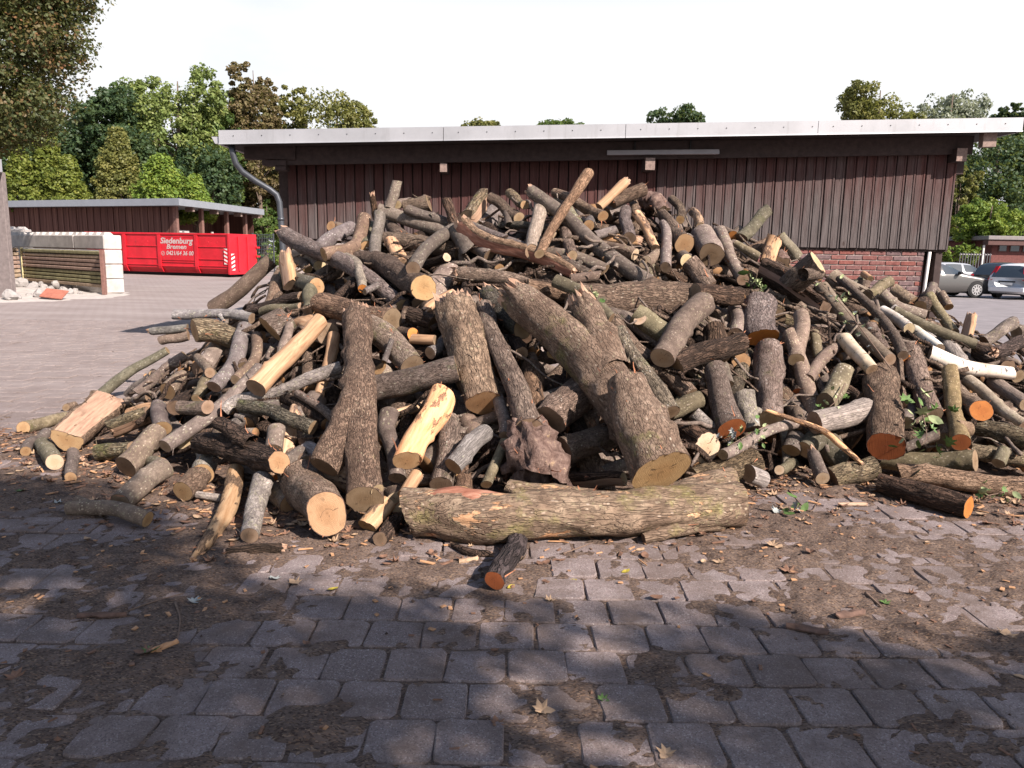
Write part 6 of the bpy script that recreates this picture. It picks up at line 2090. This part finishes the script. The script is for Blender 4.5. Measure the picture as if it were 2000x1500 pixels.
SEDAN = [(0, .62, .30, .62, .63, .60), (.12, .80, .22, .72, .73, .70), (.6, .88, .20, .86, .87, .76), (1.25, .90, .19, .96, .98, .74), (1.55, .90, .19, .99, 1.12, .68), (2.1, .90, .19, 1.0, 1.40, .60), (2.8, .90, .19, 1.0, 1.46, .60), (3.6, .90, .19, 1.0, 1.40, .60), (4.15, .88, .20, 1.02, 1.10, .66), (4.5, .82, .26, 1.0, 1.02, .72), (4.58, .70, .36, .9, .91, .66)]
HATCH = [(0, .60, .30, .66, .67, .58), (.12, .78, .22, .78, .79, .68), (.55, .84, .20, .92, .94, .72), (1.0, .85, .19, 1.0, 1.04, .70), (1.25, .85, .19, 1.02, 1.20, .64), (1.75, .85, .19, 1.03, 1.47, .58), (2.6, .85, .19, 1.04, 1.53, .58), (3.5, .85, .19, 1.04, 1.49, .57), (3.72, .84, .20, 1.04, 1.40, .58), (3.98, .82, .24, .98, 1.0, .68), (4.02, .78, .34, .90, .92, .66)]
WAGON = [(0, .62, .30, .66, .67, .60), (.12, .80, .22, .76, .77, .70), (.6, .88, .20, .90, .91, .74), (1.25, .89, .19, .98, 1.0, .72), (1.5, .89, .19, 1.0, 1.15, .66), (2.0, .89, .19, 1.01, 1.43, .60), (2.8, .89, .19, 1.02, 1.48, .60), (4.0, .89, .19, 1.03, 1.44, .59), (4.35, .87, .20, 1.03, 1.30, .60), (4.60, .82, .26, .98, 1.0, .70), (4.66, .74, .36, .9, .92, .66)]
# saloon side-on with its nose toward +X; hatchbacks seen from behind at an angle
car('pewter saloon seen side-on, its front wheel beside the barn corner', M['paint_pewter'], (at(1921, 560, 35.6)[0], 35.6, 0), math.radians(183), SEDAN, (1.35, 4.2, (2.45, 3.3)), .335, (.92, 3.62), plate=False)
def rear_car(label, mat, px, Y, deg, kind):
    c = at(px, 560, Y); a = math.radians(deg)
    tail = np.array([math.cos(a), math.sin(a)]); side = np.array([-tail[1], tail[0]])
    rear = np.array(c[:2])+side*.80*(1 if side[0] > 0 else -1)
    loc = rear-tail*4.02
    car(label, mat, (loc[0], loc[1], 0), a, HATCH, (1.1, 3.85, (2.2, 3.1)), .31, (.72, 3.2), kind=kind)
rear_car('silver tall hatchback with red tail lamps seen from behind', M['paint_silver'], 1928, 34.6, 212, 'tall')
rear_car('black hatchback between the pewter saloon and the silver hatchback', M['paint_black'], 1894, 39.5, 212, 'hatch')
car('pale silver car roof showing behind the pewter saloon', M['paint_white'], (at(1915, 540, 41.5)[0]+1.0, 41.5, 0), math.radians(181), WAGON, (1.35, 4.4, (2.45, 3.4)), .33, (.92, 3.65), plate=False)
car('blue-grey estate car farthest back by the sunny bush', M['paint_blue'], (at(1918, 520, 46.0)[0], 46.0, 0), math.radians(180), WAGON, (1.35, 4.4, (2.45, 3.4)), .33, (.92, 3.65), plate=False)

# ---------------------------------------------------------------- trees behind the viewer that shade the foreground
def shade_trees():
    r = np.random.default_rng(12)
    k = Vector((SUN_FROM.x, SUN_FROM.y, 0))/SUN_FROM.z
    def add(label, base, cl, seed, name='lime_tree'):
        C_ = np.array(cl); e = empty(name, base); tag(e, label, 'tree', 'trees shading the paving')
        rel = C_-np.array(base)
        V, Q, h = leaves(rel, np.full(len(rel), 0.36), 19, 0.15, seed)
        link('crown', crown_mesh('crown', V, Q, h), LF['green'], e)
        mb = MB(); top = rel[:, 2].max()
        mb.tube([(0, 0, 0), (0.1, .1, top*.4), (0, .2, top*.9)], [.30, .24, .05], 10)
        for i in range(30):
            c = rel[r.integers(len(rel))]; z0 = max(1.5, c[2]*r.uniform(.45, .8))
            mb.tube([(0, .1, z0), (c[0]*.5, c[1]*.5, (z0+c[2])/2-.1), c], [.07, .045, .012], 5, False)
        mb.build('trunk', M['trunk'], e, True)
    A_, B_ = [], []
    while len(A_)+len(B_) < 1000:
        # point on the ground that this clump shades
        X = r.uniform(-5.5, 4.5); 
        edge = np.interp(X, [-5.5, -3.0, -1.9, -1.2, 0, 1.0, 1.8, 3.0, 4.5], [5.6, 5.2, 4.4, 3.8, 3.5, 3.4, 3.25, 2.9, 2.5])
        Y = edge-abs(r.normal(0, 1.6))-0.1
        if Y < -1.2: continue
        # sunny gaps
        if (X-1.15)**2/.5+(Y-2.05)**2/.12 < 1 and r.random() < .8: continue
        if vnoise(np.array([X*1.5, Y*1.9, 0.4]), 5)+0.6*vnoise(np.array([X*4.1, Y*4.9, 2.4]), 9) > 0.34 and r.random() < .85: continue
        z = r.uniform(4.6, 9.5)
        P = (X+k.x*z, Y+k.y*z, z)
        (A_ if P[0] < 6.4 else B_).append(P)
    ma, mb_ = np.mean(A_, 0), np.mean(B_, 0)
    add('leafy tree behind the viewer shading the near paving', (ma[0], ma[1], 0), A_, 61)
    add('second leafy tree behind the viewer shading the near paving', (mb_[0], mb_[1], 0), B_, 62)
shade_trees()
# ---------------------------------------------------------------- litter: leaves, chips, bark crumbs, twigs, green sprigs
plain('leaf_brown', (0.155, 0.085, 0.055), 0.8, 0, 0.35, 30)
plain('leaf_tan', (0.30, 0.205, 0.13), 0.8, 0, 0.3, 30)
plain('chip', (0.36, 0.20, 0.105), 0.85, 0, 0.3, 30)
plain('crumb', (0.045, 0.030, 0.024), 0.95, 0, 0.3, 30)
plain('leaf_yellow', (0.30, 0.24, 0.035), 0.7, 0, 0.2, 20)
plain('leaf_fresh', (0.075, 0.13, 0.035), 0.55, 0, 0.3, 20)
plain('leaf_pale', (0.26, 0.30, 0.15), 0.6, 0, 0.25, 20)
plain('leaf_silver', (0.27, 0.285, 0.27), 0.7, 0, 0.2, 20)
plain('twig', (0.14, 0.095, 0.07), 0.9, 0, 0.25, 20)
def ground_z(X, Y):
    return max(0.002, float(dirt_height(np.array([[X]]), np.array([[Y]]))[0, 0]))
LEAF_OUT = [(0, -.5), (.12, -.32), (.42, -.34), (.26, -.08), (.5, .12), (.22, .16), (.16, .36), (0, .56), (-.16, .36), (-.22, .16), (-.5, .12), (-.26, -.08), (-.42, -.34), (-.12, -.32)]
OVAL = [(0, -.5), (.2, -.3), (.28, 0), (.18, .3), (0, .52), (-.18, .3), (-.28, 0), (-.2, -.3)]
def leaf_mesh(out, size, curl, seed):
    r = np.random.default_rng(seed)
    V = [(x*size, y*size, curl*size*(x*x*2.2+y*y*0.9)+r.normal(0, .012)*size) for x, y in out]+[(0, 0, 0.0)]
    V += [(x, y, z-0.0012) for x, y, z in V]
    n = len(out)
    F_ = [(i, (i+1) % n, n) for i in range(n)]+[(n+1+(i+1) % n, n+1+i, 2*n+1) for i in range(n)]
    return V, F_
def litter():
    r = np.random.default_rng(21)
    Vs, Fs, ms, n = [], [], [], 0
    N = 0
    xs = r.uniform(-6.0, 5.0, 60000); ys = r.uniform(1.9, 7.0, 60000)
    H = dirt_height(xs[None, :], ys[None, :])[0]
    f = np.interp(xs, FOOT[:, 0], FOOT[:, 1])
    dens = np.exp(-np.clip(f-ys+0.05, 0, 9)/0.28)*0.9+np.clip(H, 0, .02)*9+0.012
    dens[ys > f+0.5] *= 0.25
    keep = r.random(60000) < dens*0.42
    for X, Y, h in zip(xs[keep], ys[keep], H[keep]):
        z = max(h, 0.003)+0.003
        k = r.random()
        near = abs(np.interp(X, FOOT[:, 0], FOOT[:, 1])-Y) < 0.5
        if k < (0.22 if near else 0.06):
            V, F_ = leaf_mesh(LEAF_OUT if r.random() < .6 else OVAL, r.uniform(.035, .085), r.uniform(.1, .9), int(r.integers(1e6))); m = 0 if r.random() < .65 else 1
        elif k < 0.62:
            a, b, c = r.uniform(.008, .045 if near else .02), r.uniform(.003, .012), r.uniform(.002, .006)
            V = [(-a, -b, 0), (a, -b*.6, 0), (a*.9, b, 0), (-a*.8, b*.8, 0), (-a, -b, c), (a, -b*.6, c), (a*.9, b, c), (-a*.8, b*.8, c)]
            F_ = [(4, 5, 6, 7), (0, 1, 5, 4), (1, 2, 6, 5), (2, 3, 7, 6), (3, 0, 4, 7)]; m = 2 if r.random() < .55 else 0
        else:
            a = r.uniform(.003, .011)
            V = [(-a, -a, 0), (a, -a*.8, 0), (a*.7, a, 0), (-a*.8, a*.8, 0), (0, 0, a*1.3)]
            F_ = [(0, 1, 4), (1, 2, 4), (2, 3, 4), (3, 0, 4)]; m = 3 if r.random() < .75 else 0
        q = r.uniform(0, 6.28); tx, ty = r.normal(0, .3, 2)
        cq, sq = math.cos(q), math.sin(q)
        for v in V: Vs.append((X+v[0]*cq-v[1]*sq, Y+v[0]*sq+v[1]*cq, z+v[2]+max(0, v[0]*tx+v[1]*ty)*.6))
        Fs += [tuple(i+n for i in g) for g in F_]; ms += [m]*len(F_); n += len(V)
    me = mesh('leaf_litter', Vs, Fs)
    for q in ('leaf_brown', 'leaf_tan', 'chip', 'crumb'): me.materials.append(M[q])
    me.polygons.foreach_set('material_index', ms)
    tag(link('leaf_litter', me), 'brown leaf litter, wood chips and bark crumbs around the heap', 'litter', kind='stuff')
litter()
def leaf(px, py, mat, size, lab, out=LEAF_OUT, seed=0):
    g = gr(px, py); V, F_ = leaf_mesh(out, size, 0.45, seed)
    o = link('fallen_leaf', mesh('fallen_leaf', V, F_), M[mat])
    o.location = (g[0], g[1], ground_z(g[0], g[1])+0.003); r = random.Random(seed); o.rotation_euler = (r.uniform(-.2, .2), r.uniform(-.2, .2), r.uniform(0, 6))
    tag(o, lab, 'leaf', 'single leaves on the paving')
LV = [(650, 1153, 'leaf_yellow', .07, 'yellow fallen leaf lying alone on shaded paving before the heap'), (1060, 1392, 'leaf_tan', .085, 'tan star-shaped leaf on a sunlit-edged paver'), (970, 1415, 'leaf_brown', .06, 'small brown leaf beside the tan star-shaped leaf'),
      (1222, 1118, 'leaf_yellow', .06, 'yellow leaf between the mossy trunk and open paving'), (998, 1148, 'leaf_yellow', .05, 'yellow leaf next to the rust-brown log end'), (1120, 1135, 'leaf_yellow', .04, 'tiny yellow leaf on dark dirt before the mossy trunk'),
      (295, 1285, 'leaf_fresh', .075, 'green fallen leaf on the dirt drift'), (380, 1180, 'leaf_silver', .07, 'silvery-green upturned leaf on the dark dirt'), (535, 1132, 'leaf_silver', .07, 'silvery upturned leaf near the splintered log'), (575, 1140, 'leaf_tan', .08, 'tan lobed leaf near the splintered log'),
      (1728, 1182, 'leaf_fresh', .06, 'fresh green leaf on the sunny dirt'), (1520, 1075, 'leaf_tan', .08, 'curled ochre leaf at the litter edge by the mossy trunk'), (1540, 1118, 'leaf_brown', .10, 'large brown lobed leaf on the sunny dirt'), (1178, 1368, 'leaf_fresh', .05, 'small green weed leaf in a paving joint'),
      (30, 1325, 'leaf_brown', .08, 'brown lobed leaf on shaded pavers by the dirt drift'), (900, 1460, 'leaf_tan', .05, 'pale narrow leaf in a paver joint'), (1300, 1475, 'leaf_tan', .07, 'tan leaf on a paver at the sunny patch'), (1965, 1248, 'leaf_tan', .09, 'curled tan leaf lying apart on dirt'), (110, 985, 'leaf_silver', .08, 'silver-backed leaf beside the dark forked log'), (40, 965, 'leaf_fresh', .06, 'green leaf scrap on dark litter')]
for i, (x, y, m, s, l) in enumerate(LV): leaf(x, y, m, s, l, OVAL if 'yellow' in m or 'narrow' in l else LEAF_OUT, i)
def stick(pts, r, lab, mat='twig'):
    P = []
    for x, y in pts:
        g = gr(x, y); P.append((g[0], g[1], ground_z(g[0], g[1])+r*.8))
    C_ = catmull(P, 12)
    o = MB().tube(C_, list(np.linspace(r, r*.45, 12)), 6).build('twig', M[mat], None, True)
    tag(o, lab, 'twig', 'twigs on the ground')
stick([(343, 1186), (352, 1215), (345, 1262)], .006, 'thin curved dark twig lying on shaded pavers')
stick([(250, 1195), (300, 1180), (360, 1160)], .004, 'straight pale straw-like twig on dark dirt')
stick([(1100, 1085), (1160, 1062)], .005, 'short light twig before the mossy trunk')
stick([(1690, 1165), (1720, 1190)], .009, 'stubby grey twig on the sunny dirt')
stick([(1540, 960), (1580, 1000), (1600, 975)], .005, 'crooked twig at the litter edge below the green log')
# bark flakes
def flake(px, py, w, d, rz, lab, mat='crumb'):
    g = gr(px, py); r = np.random.default_rng(int(px))
    xs = np.linspace(-1, 1, 7); V = []
    for x in xs:
        for y in (-1, -.33, .33, 1): V.append((x*w+r.normal(0, .004), y*d*(1-.3*x*x)+r.normal(0, .003), .012*(1-y*y)+r.normal(0, .002)))
    F_ = [(i*4+j, (i+1)*4+j, (i+1)*4+j+1, i*4+j+1) for i in range(6) for j in range(3)]
    o = link('bark_flake', mesh('bark_flake', V+[(v[0], v[1], v[2]-.006) for v in V], F_+[tuple(28+k for k in f[::-1]) for f in F_]), M[mat])
    o.location = (g[0], g[1], ground_z(g[0], g[1])+.009); o.rotation_euler = (0, 0, rz)
    tag(o, lab, 'bark', 'loose bark flakes')
plain('bark_flake', (0.10, 0.06, 0.045), 0.9, 0, .3, 30)
flake(1575, 1232, .09, .03, -.4, 'dark curled bark flake on the dirt edge by bare pavers', 'bark_flake')
flake(915, 1098, .06, .02, .5, 'orange-brown bark flake behind the rust-brown log end', 'leaf_tan')
flake(200, 1205, .11, .018, .1, 'long reddish bark strip on shaded dirt', 'bark_flake')
flake(1660, 1205, .08, .03, .3, 'brown bark flake in the sunny dirt', 'bark_flake')
flake(320, 1275, .06, .015, .9, 'thin bark sliver beside the green fallen leaf', 'chip')
# leafy sprigs caught in the heap
def sprig(pts, n, size, mats, lab, seed, spread=0.12):
    r = np.random.default_rng(seed)
    P = np.array([at(x, y, Y) for x, y, Y in pts]); C_ = catmull(P, 16)
    e = empty('leafy_sprig', tuple(C_[0])); tag(e, lab, 'sprig', 'green sprigs in the heap')
    o = MB().tube(C_-C_[0], list(np.linspace(.006, .002, 16)), 5).build('stem', M['twig'], e, True)
    ms_ = {}
    for i in range(n):
        c = C_[r.integers(3, 16)]-C_[0]+r.normal(0, spread*.5, 3)
        V, F_ = leaf_mesh(LEAF_OUT if i % 2 else OVAL, size*r.uniform(.6, 1.2), r.uniform(.1, .7), i)
        l = link('leaf', mesh('leaf', V, F_), M[mats[i % len(mats)]], e)
        l.location = c; l.rotation_euler = (r.uniform(-1.3, 1.3), r.uniform(-1, 1), r.uniform(0, 6))
def py_(x, y, d=-.25):
    return (x, y, (pile_hit(x, y) or 8.9)+d)
sprig([py_(1500, 590), py_(1482, 560, -.35), py_(1468, 545, -.35)], 16, .10, ['leaf_fresh', 'leaf_pale'], 'leafy oak sprig beside the dark level orange-ended log', 1)
sprig([py_(1740, 720), py_(1680, 640, -.3), py_(1640, 590, -.3), py_(1588, 540, -.3)], 34, .06, ['leaf_pale', 'leaf_pale', 'leaf_silver'], 'long pale-leaved sprig trailing over the birch pole', 2, .16)
sprig([py_(1790, 770), py_(1800, 800, -.3), py_(1810, 850, -.35), py_(1800, 870, -.35)], 26, .10, ['leaf_fresh', 'leaf_fresh', 'leaf_pale'], 'fresh green leaf bunch hanging between upright logs near the birches', 3, .16)
sprig([py_(1500, 830), py_(1460, 850, -.25), py_(1425, 870, -.25)], 34, .055, ['leaf_pale', 'leaf_silver', 'leaf_fresh'], 'pale crumpled sprig by the reddish upright log', 4, .13)
sprig([py_(1650, 750), py_(1635, 780, -.25), py_(1620, 795, -.25)], 14, .055, ['leaf_pale', 'leaf_fresh'], 'small pale sprig behind the weathered slanted log', 5)
sprig([py_(1165, 590), py_(1155, 580, -.3)], 9, .07, ['leaf_fresh', 'leaf_pale'], 'tuft of green leaves on the crooked green branch', 6, .07)
sprig([(1920, 975, 5.2), (1930, 968, 5.15), (1960, 962, 5.2)], 14, .07, ['leaf_pale', 'leaf_fresh'], 'wilted sprig on the dirt by the smooth brown log', 7)
sprig([(1520, 990, 5.0), (1545, 1000, 4.9), (1560, 985, 4.95)], 10, .08, ['leaf_fresh', 'leaf_silver'], 'wilted green sprig at the litter edge', 8, .1)
